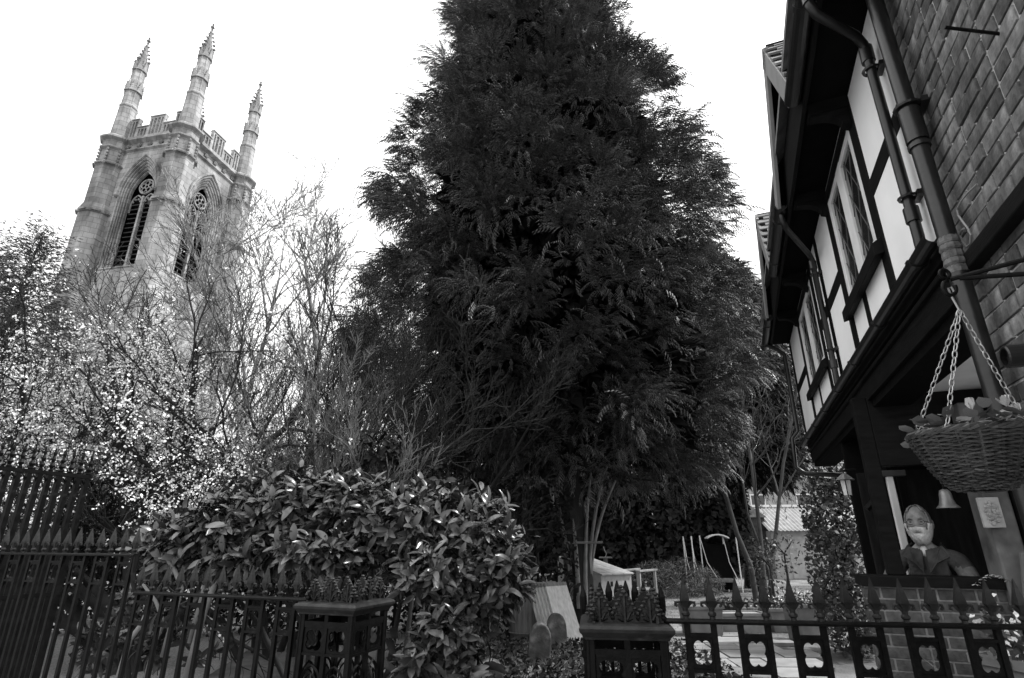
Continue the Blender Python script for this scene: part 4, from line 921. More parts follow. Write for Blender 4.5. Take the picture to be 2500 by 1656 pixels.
# ------------------------------------------------------------------ vegetation builders
class Branches:
    """segments of a branching plant, swept into one mesh"""
    def __init__(s): s.seg = []; s.tips = []
    def grow(s, p, d, L, r, depth, P, lvl=0):
        n = P['n'][min(lvl, len(P['n']) - 1)]; step = L / n; r0 = r
        for k in range(n):
            t = (k + 1) / n; r1 = max(P.get('rmin', .002), r * (1 - t * P.get('taper', .55)))
            d = (d + Vector((random.gauss(0, 1), random.gauss(0, 1), random.gauss(0, 1))) * P['wob'] + Vector((0, 0, P['up'][min(lvl, len(P['up']) - 1)]))).normalized()
            q = p + d * step; s.seg.append((p, q, r0, r1)); 
            if lvl >= P.get('tiplvl', 2): s.tips.append((q, d))
            p, r0 = q, r1
            if depth > 0 and t > P.get('bare', .2):
                for _ in range(P['kids'][min(lvl, len(P['kids']) - 1)]):
                    if random.random() < P.get('prob', .8):
                        ax = d.orthogonal().normalized(); ax.rotate(Matrix.Rotation(random.uniform(0, 2 * PI), 3, d))
                        nd = d.copy(); nd.rotate(Matrix.Rotation(R(random.uniform(*P['ang'])), 3, ax))
                        if P.get('bias'): nd = (nd + Vector(P['bias']) * .25).normalized()
                        s.grow(p, nd, L * random.uniform(*P['len']) * (1 - .35 * t), max(P.get('rmin', .002), r0 * P.get('rk', .6)), depth - 1, P, lvl + 1)
        return p
    def arrays(s, big=.02):
        out = []
        for sides, sel in ((3, [x for x in s.seg if x[2] < big]), (7, [x for x in s.seg if x[2] >= big])):
            if not sel: continue
            A = np.array([tuple(x[0]) for x in sel]); B = np.array([tuple(x[1]) for x in sel]); ra = np.array([x[2] for x in sel]); rb = np.array([x[3] for x in sel])
            x = unit(B - A); ref = np.where(np.abs(x[:, 2:3]) < .9, np.array([[0, 0, 1.]]), np.array([[1., 0, 0]])); a = unit(np.cross(ref, x)); b = np.cross(x, a)
            g = 2 * PI * np.arange(sides) / sides; ring = a[:, None] * np.cos(g)[None, :, None] + b[:, None] * np.sin(g)[None, :, None]
            ext = (x * (ra * .3)[:, None])[:, None]
            V = np.concatenate([A[:, None] - ext + ring * ra[:, None, None], B[:, None] + ext + ring * rb[:, None, None]], 1)
            k = np.arange(sides); k2 = (k + 1) % sides; f = np.stack([k, k2, k2 + sides, k + sides], -1)
            F = f[None] + (np.arange(len(sel)) * 2 * sides)[:, None, None]; out.append((V.reshape(-1, 3), F.reshape(-1, 4)))
        V = np.concatenate([o[0] for o in out]); off = 0; Fs = []
        for o in out: Fs.append(o[1] + off); off += len(o[0])
        return V, np.concatenate(Fs)
def inside(rootloc, V): return V - np.array(tuple(rootloc))[None]
def plant(name, label, cat, loc, group=None):
    return thing(name, label, cat, loc, 0, group)
def part(name, arr, m, root, kind=None):
    return npmesh(name, inside(root.location, arr[0]), arr[1], m, root, kind)

# ---- the big cypress
def spray_mesh(n=6):
    """a feathery drooping spray along +x: a curved stem, side shoots and thread-like shootlets"""
    v = []; f = []
    def tri(a, b, c): i = len(v); v.extend([a, b, c]); f.append((i, i + 1, i + 2))
    Z = lambda t: .10 * math.sin(PI * t * .9) - .30 * t * t
    tri((0, .014, 0), (0, -.014, 0), (.55, 0, Z(.55))); tri((.5, .012, Z(.5)), (.5, -.012, Z(.5)), (1.0, 0, Z(1)))
    for k in range(n):
        t = .06 + .86 * k / (n - 1); l = .34 * (1 - .6 * t) + .05; z = Z(t)
        for sg in (1, -1):
            ex, ey, ez = t + l * .8, sg * l * .52, z - .10 - .30 * l
            tri((t - .034, 0, z), (t + .042, 0, z), (ex, ey, ez))
            for q, u in ((.45, 1), (.7, -1)):
                mx, my, mz = t + (ex - t) * q, ey * q, z + (ez - z) * q
                tri((mx - .032, my, mz), (mx + .032, my, mz), (mx + .30 * l, my + sg * u * .22 * l, mz - .04 - .14 * l))
    return np.array(v), np.array(f)
SPV, SPF = spray_mesh(); SPC = spray_mesh(3)
SPI_V = np.array([(0, 0, 0), (.35, .22, -.05), (1, 0, -.25), (.35, -.22, -.05), (.1, .05, .0), (.4, .0, -.3), (.8, .1, -.5), (.5, .12, -.1)]); SPI_F = np.array([(0, 1, 2), (0, 2, 3), (4, 5, 6), (4, 6, 7)])
def conifer(name, label, loc, prof, nb, nspray, slen, seed, trunk_r, back=.4, lean=(0, 0), notch=None, inner=True, fine=True, trunkm=None):
    rg = np.random.default_rng(seed); root = plant(name, label, 'tree', loc); X0, Y0 = loc[0], loc[1]
    hs = np.array([p[0] for p in prof]); rs = np.array([p[1] for p in prof]); Htop = hs[-1]
    # heights distributed by circumference
    hh = np.linspace(hs[0], hs[-1], 400); w = np.interp(hh, hs, rs) + .25; cdf = np.cumsum(w); cdf /= cdf[-1]
    h = np.interp((np.arange(nb) + rg.random(nb)) / nb, cdf, hh); ph = (np.arange(nb) * 2.39996 + rg.normal(0, .25, nb)) % (2 * PI)
    lump = 1 + .10 * np.sin(3 * ph + h * .9) + .10 * np.sin(5 * ph - h * 1.7 + 1) + .09 * np.sin(7 * ph + h * 2.9)
    r = np.interp(h, hs, rs) * np.clip(lump * (1 + rg.normal(0, .075, nb)), .78, 1.13)
    if notch is not None: r = r * notch(ph, h)
    keep = (np.sin(ph) < .35) | (rg.random(nb) < back)          # fewer boughs on the far side
    h, ph, r = h[keep], ph[keep], r[keep]; n = len(h)
    d = np.stack([np.cos(ph), np.sin(ph), np.zeros(n)], -1); tip = np.stack([X0 + r * d[:, 0] + lean[0] * h, Y0 + r * d[:, 1] + lean[1] * h, h], -1)
    steep = np.clip((h / Htop - .45) * 2.2, -.25, 1.0)          # lower boughs hang, upper ones rise
    out = unit(d + np.array([0, 0, 1])[None] * (steep * .7)[:, None])
    Ms, Ts = [], []; bs = rg.uniform(.6, 1.25, n)
    side = np.cross(out, np.array([0, 0, 1.])); side = unit(side)
    for k in range(nspray):
        zz_ = np.array([0, 0, 1.])[None]; K = slen / .37 * bs
        axis = unit(out * .75 + zz_ * (.75 + .3 * steep)[:, None]); u = unit(rg.normal(0, 1, (n, 3))); u = unit(u + axis * (1.15 * rg.random(n) + .35)[:, None]); low = np.clip(-(u @ np.array([0, 0, 1.])), 0, 1)
        pos = tip - out * (.42 * K)[:, None] + u * (K * (.18 + .42 * rg.random(n)))[:, None] * np.array([[1, 1, .72]]) - zz_ * (K * .12 * low)[:, None]
        x = unit(u * .9 + out * .35 - zz_ * (.55 * (1 - .6 * np.clip(steep, 0, 1)) * rg.random(n) + .05)[:, None] + rg.normal(0, .16, (n, 3)))
        up = unit(zz_ + u * .5 + rg.normal(0, .2, (n, 3)))
        L = slen * rg.uniform(.6, 1.2, n) * bs ** .5; M = frames(x, up) * L[:, None, None]; M[:, :, 1] *= rg.uniform(.85, 1.3, n)[:, None]
        Ms.append(M); Ts.append(pos)
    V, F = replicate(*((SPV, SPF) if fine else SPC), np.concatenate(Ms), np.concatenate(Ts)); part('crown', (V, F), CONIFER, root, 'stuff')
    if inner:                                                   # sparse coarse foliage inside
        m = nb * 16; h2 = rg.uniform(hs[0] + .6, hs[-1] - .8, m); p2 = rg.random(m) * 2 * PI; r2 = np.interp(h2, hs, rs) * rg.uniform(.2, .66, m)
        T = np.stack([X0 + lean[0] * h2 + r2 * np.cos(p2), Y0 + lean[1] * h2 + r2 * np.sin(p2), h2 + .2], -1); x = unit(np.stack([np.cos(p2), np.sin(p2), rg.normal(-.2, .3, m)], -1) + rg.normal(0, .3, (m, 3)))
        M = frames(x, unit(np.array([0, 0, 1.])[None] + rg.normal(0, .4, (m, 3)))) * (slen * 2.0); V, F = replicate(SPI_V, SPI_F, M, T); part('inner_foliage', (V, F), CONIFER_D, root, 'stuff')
    B = Branches(); p = Vector((X0, Y0, -.1)); k = 0; zz = 0; pts = []
    while zz < Htop * .93:
        q = Vector((X0 + lean[0] * zz + .06 * math.sin(zz * 1.3), Y0 + lean[1] * zz + .05 * math.cos(zz), zz)); pts.append(q); zz += .8
    for i in range(len(pts) - 1):
        a = trunk_r * (1 - pts[i].z / Htop) ** .8 + .02; b_ = trunk_r * (1 - pts[i + 1].z / Htop) ** .8 + .02
        if i == 0: a *= 1.35
        B.seg.append((pts[i], pts[i + 1], a, b_))
    part('trunk', B.arrays(), trunkm or BARK, root); B = Branches()
    for k in range(0, n, max(1, n // 170)):                     # boughs
        z0 = max(1.2, h[k] - r[k] * (.25 if h[k] > 5 else .05)); a = Vector((X0 + lean[0] * z0, Y0 + lean[1] * z0, z0)); e = Vector(tip[k]) - Vector(out[k]) * .5; m_ = a.lerp(e, .5) + Vector((0, 0, .25)); rr = .02 + .012 * r[k]
        B.seg += [(a, m_, rr, rr * .6), (m_, e, rr * .6, .008)]
    part('boughs', B.arrays(), trunkm or BARK, root, 'stuff')
    return root
CX, CY = 1.42, 12.9
def cyp_notch(ph, h):
    """gaps between the leaders near the top"""
    g = np.ones_like(h); a = (ph + PI) % (2 * PI) - PI
    g = np.where((h > 14.5) & (np.abs(a + .1) < .5) & (h < 18.5), .80, g)
    g = np.where((h > 11.5) & (h < 14) & (np.abs(np.abs(a) - PI) < .7), .86, g)
    g = np.where((h < 5) & (np.cos(a) < -.2), g * .86, g)
    g = np.where((h < 6.5) & (np.cos(a) > .2), g * (.86 + .14 * np.clip((h - 3.5) / 3, 0, 1)), g)
    return g
cyp = conifer('cypress_tree', 'huge dark cypress tree filling the middle of the garden', (CX, CY, 0),
    [(2.7, 2.8), (3.2, 3.6), (4.4, 4.2), (6.0, 4.5), (8.0, 4.3), (10.0, 3.9), (12.0, 3.45), (14.0, 3.0), (16.0, 2.55), (18.0, 2.0), (20.0, 1.3), (22.0, .2)],
    1250, 42, .36, 3, .30, lean=(-.045, 0), notch=cyp_notch)
# low stems and a perch round its trunk
B = Branches()
for x0, x1, z1, yy in ((.28, .75, 3.2, -.1), (.16, .35, 3.0, -.25), (-.22, -.45, 2.6, -.2), (.34, .95, 2.9, .1), (-.05, -.12, 2.6, -.33)):
    p = Vector((CX + x0 * .7, CY + yy, .3))
    for k in range(6):
        t = (k + 1) / 6; q = Vector((CX + x0 * .7 + (x1 - x0 * .7) * t * t, CY + yy * (1 - .2 * t), .3 + (z1 - .3) * t)); B.seg.append((p, q, .055 * (1.1 - t * .6), .055 * (1.05 - t * .6))); p = q
B.seg.append((Vector((CX - .25, CY - .38, 1.55)), Vector((CX + .5, CY - .38, 1.56)), .025, .025))
part('low_stems', B.arrays(), BARK_P, cyp, 'stuff')
conifer('evergreen_tree', 'dark ragged evergreen tree at the left edge behind the blossom', (-16.5, 17.0, 0), [(1.0, 1.8), (4, 2.3), (7.5, 1.7), (10.0, 1.0), (11.8, .25)], 260, 22, .6, 11, .2, back=.8, inner=False, fine=False)
conifer('evergreen_tree', 'second dark evergreen tree cut by the left picture edge', (-19.6, 18.5, 0), [(1.0, 1.8), (4, 2.3), (7.5, 1.6), (10.5, .8), (11.8, .25)], 220, 22, .6, 12, .2, back=.8, inner=False, fine=False)
conifer('small_cypress', 'feathery sunlit cypress behind the slender bare tree by the house', (8.6, 21.5, 0), [(3.3, 1.6), (4.5, 2.6), (7, 2.8), (10, 2.2), (13, .3)], 420, 20, .6, 13, .22, fine=False)

# ---- bare and blossoming trees
SEEDS = {}
def bare(name, label, loc, stems, P, m, depth=4, cat='tree', extra=None, trunk_name='branches'):
    root = plant(name, label, cat, loc); B = Branches(); random.seed(SEEDS.get(label[:12], 5))
    for (o, d, L, r) in stems: B.grow(Vector(loc) + Vector(o), Vector(d).normalized(), L, r, depth, P)
    part(trunk_name, B.arrays(), m, root); return root, B
PT = dict(n=[9, 7, 6, 4, 3], wob=.10, up=[.03, .06, .06, .04, .02], kids=[3, 3, 2, 1], ang=(20, 48), len=(.34, .52), bare=.35, rk=.55, taper=.7, rmin=.012, prob=.85)
bare('bare_tree', 'tall pale leafless tree with fine upright twigs beside the church tower', (-8.6, 21.5, 0), [((0, 0, 0), (-.03, 0, 1), 13.4, .2), ((.7, .2, 0), (.10, .05, 1), 13.2, .19), ((1.3, .5, 0), (.26, .0, 1), 11.2, .15), ((-.5, 0, 0), (-.22, -.05, 1), 12.2, .16), ((-.9, .2, 0), (-.42, 0, 1), 11.0, .13), ((1.6, .3, 0), (.42, 0, 1), 9.5, .11)], PT, BARK_P, 3)
PT2 = dict(PT, n=[8, 6, 4, 3], kids=[2, 2, 1, 1], len=(.34, .5), rmin=.006, bare=.3)
bare('slender_bare_tree', 'slender leafless tree with several straight stems near the house corner', (6.5, 16.2, 0), [((0, 0, 0), (.05, 0, 1), 7.4, .08), ((.30, .1, 0), (.13, 0, 1), 7.4, .07), ((.40, .2, 0), (.20, .05, 1), 7.6, .065), ((.5, .1, 0), (.30, 0, 1), 6.4, .045)], PT2, mat('smooth_bark', .05, .7, .35, 4, spec=.35), 3)
PD = dict(n=[7, 6, 6, 4], wob=.13, up=[.05, .10, .13, .12], kids=[2, 2, 1, 1], ang=(20, 50), len=(.42, .66), bare=.25, rk=.55, taper=.6, rmin=.0035, prob=.85)
PD2 = dict(PD, rmin=.0028, kids=[2, 2, 2, 1], rk=.5, wob=.11, len=(.36, .6))
bare('twiggy_shrub', 'dense grey leafless shrub with fine upright twigs left of the cypress', (-1.75, 7.6, 0), [((0, 0, 0), (-.22, 0, 1), 3.0, .05), ((-.1, .1, 0), (-.6, .1, .9), 3.3, .055), ((.1, .0, 0), (.06, 0, 1), 2.9, .035), ((-.2, -.1, 0), (-.42, -.1, 1), 3.2, .045), ((.15, .2, 0), (-.10, .1, 1), 3.1, .035), ((-.5, .3, 0), (-.3, .1, 1), 3.3, .04), ((-.8, .2, 0), (-.2, .1, 1), 3.4, .04)], PD2, BARK_G, 3, 'shrub')
bare('dark_thorn_shrub', 'tangled dark thorny shrub between the blossom and the cypress', (-3.2, 9.2, 0), [((.35 * (k % 5) - .7, .1 * k - .2, 0), (-.5 + .13 * k, .03 * (k % 3), 1), 4.3 + .3 * (k % 3), .055) for k in range(9)], dict(PD, rmin=.004, wob=.16, kids=[2, 2, 2, 1]), TWIG, 3, 'shrub')
# blossom tree: a spreading dark tree with white clusters along its twigs
PB = dict(n=[6, 6, 5, 4], wob=.15, up=[.02, .04, .02, -.01], kids=[3, 2, 1, 1], ang=(25, 65), len=(.42, .66), bare=.2, rk=.55, taper=.6, rmin=.0035, prob=.85, tiplvl=1)
PETV = []; PETF = []
for k in range(2):
    g = k * 2.1; a = np.array([math.cos(g), math.sin(g), .25 * math.sin(k * 3)]); b = np.cross(a, [.2, .3, 1]); b /= np.linalg.norm(b); i = len(PETV)
    PETV += [a * .9 - b * .2, a * .3 - b * .75, -a * .6 + b * .05, a * .35 + b * .7]; PETF.append((i, i + 1, i + 2, i + 3))
PETV, PETF = np.array(PETV), np.array(PETF)
def blossom_tree(name, label, loc, stems, ncl, seed, size, thin=None, m=TWIG):
    rg = np.random.default_rng(seed); root, B = bare(name, label, loc, stems, PB, m, 3)
    tips = np.array([tuple(t[0]) for t in B.tips]); w = np.ones(len(tips)) if thin is None else thin(tips); w = np.clip(w, .001, None)
    c = tips[rg.choice(len(tips), ncl, p=w / w.sum())]; c = c + rg.normal(0, .07, c.shape)
    k = rg.integers(1, 9, ncl); pos = np.repeat(c, k, 0); pos = pos + rg.normal(0, .026, pos.shape); n = len(pos)
    q = unit(rg.normal(0, 1, (n, 3))); M = frames(q, unit(rg.normal(0, 1, (n, 3)))) * rg.uniform(.6, 1.25, n)[:, None, None] * size
    V, F = replicate(PETV, PETF, M, pos); part('blossom', (V, F), BLOSSOM, root, 'stuff'); return root
def thin1(t):
    return np.exp(-np.clip(t[:, 2] - 3.9, 0, None) * 1.4) * np.clip((t[:, 2] - 1.3) * .7, .12, 1) * (.35 + .65 * (np.sin(t[:, 0] * 2.3 + t[:, 2] * 1.7) > -.3)) * np.clip((-2.75 - t[:, 0]) * 1.4 + .02, .02, 1)
blossom_tree('blossom_tree', 'spreading tree covered in small white blossom in front of the church tower', (-4.9, 8.2, 0), [((0, 0, 0), (-.25, 0, 1), 3.9, .12), ((.1, .1, 0), (.35, .1, 1), 3.8, .10), ((-.1, .1, .3), (-.7, .1, .8), 3.9, .09), ((.15, -.1, .4), (.8, -.1, .6), 3.2, .08), ((0, .2, .2), (.0, .4, 1), 4.1, .09), ((-.2, -.1, .2), (-.9, -.3, .75), 3.7, .08), ((.1, 0, .5), (.55, -.2, .35), 2.8, .06), ((-.1, 0, .4), (-.55, -.3, .4), 3.0, .06), ((-.2, .1, .1), (-.45, .15, 1), 4.4, .09), ((-.4, 0, .2), (-.3, -.2, 1), 4.1, .08), ((0, 0, .2), (-.1, -.15, 1), 4.2, .08), ((-.5, .3, .1), (-.62, .2, 1), 4.5, .08), ((.2, .1, .1), (.2, .2, 1), 4.2, .08)], 11500, 21, .0165, thin1)
blossom_tree('blossom_tree', 'white blossom tree at the left picture edge beyond the tall gate', (-8.6, 9.4, 0), [((0, 0, 0), (.15, 0, 1), 4.6, .11), ((.1, 0, 0), (-.35, 0, 1), 4.4, .10), ((0, .1, 0), (.6, -.1, .9), 4.2, .09), ((0, -.1, .2), (.2, -.4, .9), 4.2, .09), ((.1, 0, .4), (.8, .0, .5), 3.6, .07), ((.3, .2, 0), (.35, .1, 1), 4.6, .08), ((.5, 0, 0), (.5, .1, 1), 4.4, .08)], 8500, 22, .018, thin1)

# ---- laurel: rosettes of big glossy leaves, the nearest leaves single objects
def leaf_mesh(segs=5):
    v = []; f = []
    for i in range(segs + 1):
        t = i / segs; w = .175 * math.sin(PI * min(1, t * .95 + .025)) ** .62; z = -.22 * t * t + .06 * math.sin(PI * t)
        v += [(t, w, z + .045), (t, 0, z), (t, -w, z + .045)]
    for i in range(segs):
        for k in (0, 1): a = i * 3 + k; f.append((a, a + 1, a + 4, a + 3))
    return np.array(v), np.array(f)
LV, LFc = leaf_mesh()
def leafy(lobes, n, size, seed, per=(6, 10), upb=.7, minz=.1):
    """rosettes on the outside of a union of ellipsoids -> leaf matrices and positions"""
    rg = np.random.default_rng(seed); C = np.array([tuple(l[0]) for l in lobes]); A = np.array([l[1] for l in lobes]); area = (A[:, 0] * A[:, 2] + A[:, 0] * A[:, 1]); area = area / area.sum()
    k = rg.choice(len(lobes), n, p=area); u = unit(rg.normal(0, 1, (n, 3))); u[:, 1] = np.where(rg.random(n) < .65, -np.abs(u[:, 1]), u[:, 1]); sh = rg.uniform(.62, 1.07, n)
    P = C[k] + u * A[k] * sh[:, None]; N = unit(u / A[k])
    ins = np.zeros(n, bool)
    for j in range(len(lobes)): ins |= ((((P - C[j]) / A[j]) ** 2).sum(1) < .62) & (k != j)
    ok = ~ins & (P[:, 2] > minz); P, N = P[ok], N[ok]; N = unit(N + np.array([0, 0, upb])[None] + rg.normal(0, .25, N.shape))
    Ms, Ts = [], []
    for p, nn in zip(P, N):
        m = rg.integers(*per); a = unit(np.cross(nn, rg.normal(0, 1, 3))); b = np.cross(nn, a); ph0 = rg.random() * 6.28
        for q in range(m):
            g = ph0 + q * 2.39996; tl = .25 + .75 * q / m; x = nn * (1.1 - .75 * tl) + (a * math.cos(g) + b * math.sin(g)) * (.45 + .45 * tl) + np.array([0, 0, -.45 * tl]) + rg.normal(0, .18, 3); x = x / np.linalg.norm(x)
            up = nn - x * (nn @ x); y = np.cross(up, x); y /= np.linalg.norm(y) + 1e-9; z = np.cross(x, y); s_ = size * rg.uniform(.55, 1.25)
            Ms.append(np.stack([x, y * rg.uniform(.85, 1.2), z], -1) * s_); Ts.append(p - nn * (.17 * tl) + nn * .05)
    return np.array(Ms), np.array(Ts)
def laurel(name, label, loc, lobes, n, size, seed, single, stems, m1=LEAF_L, m2=LEAF_LI, per=(6, 10), cat='shrub'):
    root = plant(name, label, cat, loc); M, T = leafy(lobes, n, size, seed, per)
    dist = np.linalg.norm(T - np.array([0, 0, EYE]), axis=1); order = np.argsort(dist + np.random.default_rng(1).random(len(dist)) * .9); one, rest_ = order[:single], order[single:]
    me = None
    if single:
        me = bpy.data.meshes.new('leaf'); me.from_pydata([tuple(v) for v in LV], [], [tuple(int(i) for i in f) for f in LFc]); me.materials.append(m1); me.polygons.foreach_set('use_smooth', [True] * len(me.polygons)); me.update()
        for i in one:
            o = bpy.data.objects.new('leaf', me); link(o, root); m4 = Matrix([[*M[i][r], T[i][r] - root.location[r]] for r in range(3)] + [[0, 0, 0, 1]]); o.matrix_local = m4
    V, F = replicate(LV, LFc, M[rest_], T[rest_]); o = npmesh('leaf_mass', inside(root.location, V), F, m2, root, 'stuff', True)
    if stems:
        B = Branches(); rg = random.Random(seed)
        for l in lobes:
            e = Vector(l[0]); a = Vector((loc[0] + rg.uniform(-.3, .3) + (e.x - loc[0]) * .35, loc[1] + rg.uniform(-.1, .3), 0)); mid = a.lerp(e, .5) + Vector((rg.uniform(-.1, .1), 0, .1)); B.seg += [(a, mid, .03, .022), (mid, e, .022, .012)]
        part('stems', B.arrays(), BARK, root, 'stuff')
    return root
DS = 2500 / 2367
def lobe(dx, dy, rx, ry, fwd, ryd=.42):
    c = at(dx * DS, dy * DS, fwd); k = fwd / FPX * DS * 1.0
    return (c, (rx * k, ryd, ry * k))
lobs = [lobe(450, 1265, 105, 62, 5.4), lobe(560, 1215, 120, 75, 5.3), lobe(690, 1180, 120, 85, 5.3), lobe(830, 1185, 130, 80, 5.3), lobe(960, 1215, 110, 80, 5.2), lobe(1080, 1230, 110, 85, 5.2), lobe(1140, 1310, 80, 90, 5.1), lobe(1085, 1390, 65, 65, 5.0), lobe(1040, 1440, 60, 60, 4.9), lobe(1010, 1310, 110, 65, 5.0), lobe(760, 1265, 140, 50, 5.1), lobe(580, 1285, 110, 40, 5.1, .3), lobe(1030, 1500, 60, 40, 5.0, .3)]
lau = laurel('laurel_bush', 'big glossy-leaved laurel bush behind the left railing and gate pier', (-1.3, 5.6, 0), lobs, 2700, .13, 5, 290, True, per=(4, 8))
for pts_, r0 in ((((470, 1420), (500, 1340), (540, 1280)), .026), (((480, 1330), (470, 1290), (490, 1250)), .016), (((490, 1330), (515, 1290), (520, 1245)), .016), (((420, 1360), (405, 1320), (385, 1290)), .018), (((300, 1480), (330, 1440), (345, 1400)), .02), (((375, 1430), (360, 1390), (330, 1350)), .014)):
    mb = MB(); q = [at(a * DS, b * DS, 5.0) - lau.location for a, b in pts_]; mb.tube([q[0] + Vector((-.05, 0, -.5))] + q, [r0 * 1.2, r0 * 1.1, r0, r0 * .8], 7); mb.build('cut_stem', BARK_P, lau, smooth=True)
laurel('laurel_shoots', 'young laurel shoots at the foot of the left gate pier', at(1010 * DS, 1560 * DS, 4.7), [lobe(960, 1520, 60, 40, 4.7, .25), lobe(1085, 1545, 50, 30, 4.7, .2), lobe(1030, 1600, 90, 50, 4.7, .3)], 60, .15, 6, 60, False)
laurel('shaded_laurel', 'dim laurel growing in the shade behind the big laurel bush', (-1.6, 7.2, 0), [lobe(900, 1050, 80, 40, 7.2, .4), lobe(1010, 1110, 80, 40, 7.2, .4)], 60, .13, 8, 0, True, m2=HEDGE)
laurel('low_shrub', 'pale-leaved low shrub behind the stepped end of the railing', at(360 * DS, 1520 * DS, 5.4), [lobe(320, 1400, 50, 50, 5.4, .3), lobe(420, 1490, 80, 50, 5.4, .3), lobe(250, 1490, 50, 50, 5.6, .3)], 60, .12, 9, 0, True)

# ---- leafy masses: hedge, ivy, scrub, ground cover
def leafmass(name, label, cat, loc, boxes, n, size, m, seed, kind=None, aspect=.55, group=None, upb=.3):
    rg = np.random.default_rng(seed); C = np.array([b[0] for b in boxes], float); A = np.array([b[1] for b in boxes], float); w = A.prod(1) ** .67; k = rg.choice(len(boxes), n, p=w / w.sum())
    u = unit(rg.normal(0, 1, (n, 3))) * (rg.random(n) ** .22)[:, None]; P = C[k] + u * A[k]; ok = P[:, 2] > .02; P = P[ok]; u = u[ok]; n = len(P)
    x = unit(rg.normal(0, 1, (n, 3)) + np.array([0, 0, -.2])); M = frames(x, unit(u + rg.normal(0, .6, (n, 3)) + np.array([0, 0, upb]))) * (size * rg.uniform(.6, 1.4, n))[:, None, None]
    bv = np.array([(-.5, 0, 0), (0, -aspect / 2, .06), (.5, 0, 0), (0, aspect / 2, .06)]); bf = np.array([(0, 1, 2, 3)]); V, F = replicate(bv, bf, M, P)
    if kind:
        o = npmesh(name, V, F, m, None, kind); tag(o, label, cat); return o
    root = plant(name, label, cat, loc, group); part('foliage', (V, F), m, root, 'stuff')
    B = Branches()
    for c, a in zip(C, A): 
        p = Vector((c[0], c[1], 0)); q = Vector(c); B.seg.append((p, q, .04, .02))
        for _ in range(4): B.seg.append((q, q + Vector((random.uniform(-1, 1) * a[0], random.uniform(-1, 1) * a[1], random.uniform(0, 1) * a[2])) * .8, .02, .006))
    part('stems', B.arrays(), BARK, root, 'stuff'); return root
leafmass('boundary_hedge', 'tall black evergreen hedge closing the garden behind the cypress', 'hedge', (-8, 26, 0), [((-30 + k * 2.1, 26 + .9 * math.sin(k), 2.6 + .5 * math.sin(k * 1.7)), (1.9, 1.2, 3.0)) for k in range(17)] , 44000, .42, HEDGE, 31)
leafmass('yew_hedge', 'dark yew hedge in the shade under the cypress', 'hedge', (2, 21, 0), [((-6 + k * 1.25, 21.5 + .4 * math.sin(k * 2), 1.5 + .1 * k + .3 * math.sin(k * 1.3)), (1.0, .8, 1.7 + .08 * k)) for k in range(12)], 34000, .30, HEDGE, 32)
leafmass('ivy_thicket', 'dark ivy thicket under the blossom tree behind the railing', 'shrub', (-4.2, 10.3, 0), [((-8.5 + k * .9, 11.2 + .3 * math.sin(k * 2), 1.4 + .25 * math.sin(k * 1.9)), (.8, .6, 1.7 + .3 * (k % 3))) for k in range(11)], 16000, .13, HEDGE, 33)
leafmass('ivy_bush', 'ivy-leaved bush growing against the far corner of the house', 'shrub', (4.9, 9.4, 0), [((5.25, 9.5, 1.1), (.5, .6, 1.2)), ((5.4, 9.7, 2.0), (.5, .6, .75)), ((5.05, 9.2, .6), (.45, .5, .7)), ((5.6, 9.8, 2.6), (.4, .5, .5))], 6000, .085, IVY, 34)
leafmass('brushwood_heap', 'heap of fine dry brushwood beside the white chest', 'shrub', (4.9, 18.5, 0), [((4.3, 18.0, .45), (.8, .6, .6)), ((5.2, 18.3, .5), (.8, .6, .65)), ((5.9, 18.5, .35), (.6, .5, .5))], 6000, .16, mat('dry_brush', .10, .9, .4, 5, island=.5), 35, aspect=.08)
leafmass('rose_bush', 'thin twiggy rose bush in front of the slender bare tree', 'shrub', (6.2, 14.6, 0), [((6.3, 14.6, 1.0), (.5, .4, .7)), ((6.7, 14.6, 1.3), (.45, .4, .5))], 320, .09, IVY, 36)
leafmass('garden_border', 'low green planting round the foot of the slender tree', 'plants', (6, 15.4, 0), [((5.5, 15.2, .08), (.7, .4, .2)), ((6.6, 15.0, .08), (.9, .4, .2)), ((4.6, 13.2, .12), (.5, .4, .25))], 2200, .08, IVY, 37)
leafmass('ground_ivy', 'carpet of ivy and fallen leaves round the small stones', 'ground cover', (0, 9, 0), [((-.3 + .55 * (k % 6), 7.2 + .55 * (k // 6), .02), (.5, .5, .10)) for k in range(36)], 9000, .085, LITTER, 38, 'stuff')
leafmass('lawn_grass', 'short rough grass of the lawn', 'grass', (4, 14, 0), [((1.6 + 1.1 * (k % 9), 11.2 + 1.4 * (k // 9), .0), (.9, 1.0, .07)) for k in range(72)], 26000, .07, GRASS, 39, 'stuff', .12, upb=.1)

# ------------------------------------------------------------------ things in the garden
def gp(px, py, z=0.0):
    r = at(px, py, 1.0) - Vector((0, 0, EYE)); return Vector((0, 0, EYE)) + r * ((z - EYE) / r.z)
# ribbed dustbin
b = thing('dustbin', 'ribbed galvanised dustbin beside the leaning boards', 'bin', (.22, 10.85, 0))
mb = MB(); n = 48
prof = [(.25, 0), (.26, .05), (.27, .08), (.30, .66), (.32, .68), (.315, .72)]
for (r, z) in prof:
    for k in range(n):
        rr = r + (.008 if (k % 2 and .07 < z < .67) else 0); mb.v.append((rr * math.cos(2 * PI * k / n), rr * math.sin(2 * PI * k / n), z))
for i in range(len(prof) - 1):
    for k in range(n): mb.f.append((i * n + k, i * n + (k + 1) % n, (i + 1) * n + (k + 1) % n, (i + 1) * n + k)); mb.mi.append(0)
mb.build('bin_body', ZINC, b)
for z in (.1, .64):
    mb = MB(); mb.tube([((.275 + .03 * z) * math.cos(2 * PI * k / 24) * 1.03, (.275 + .03 * z) * math.sin(2 * PI * k / 24) * 1.03, z) for k in range(24)], .012, 5, closed=True); mb.build('band', ZINC, b)
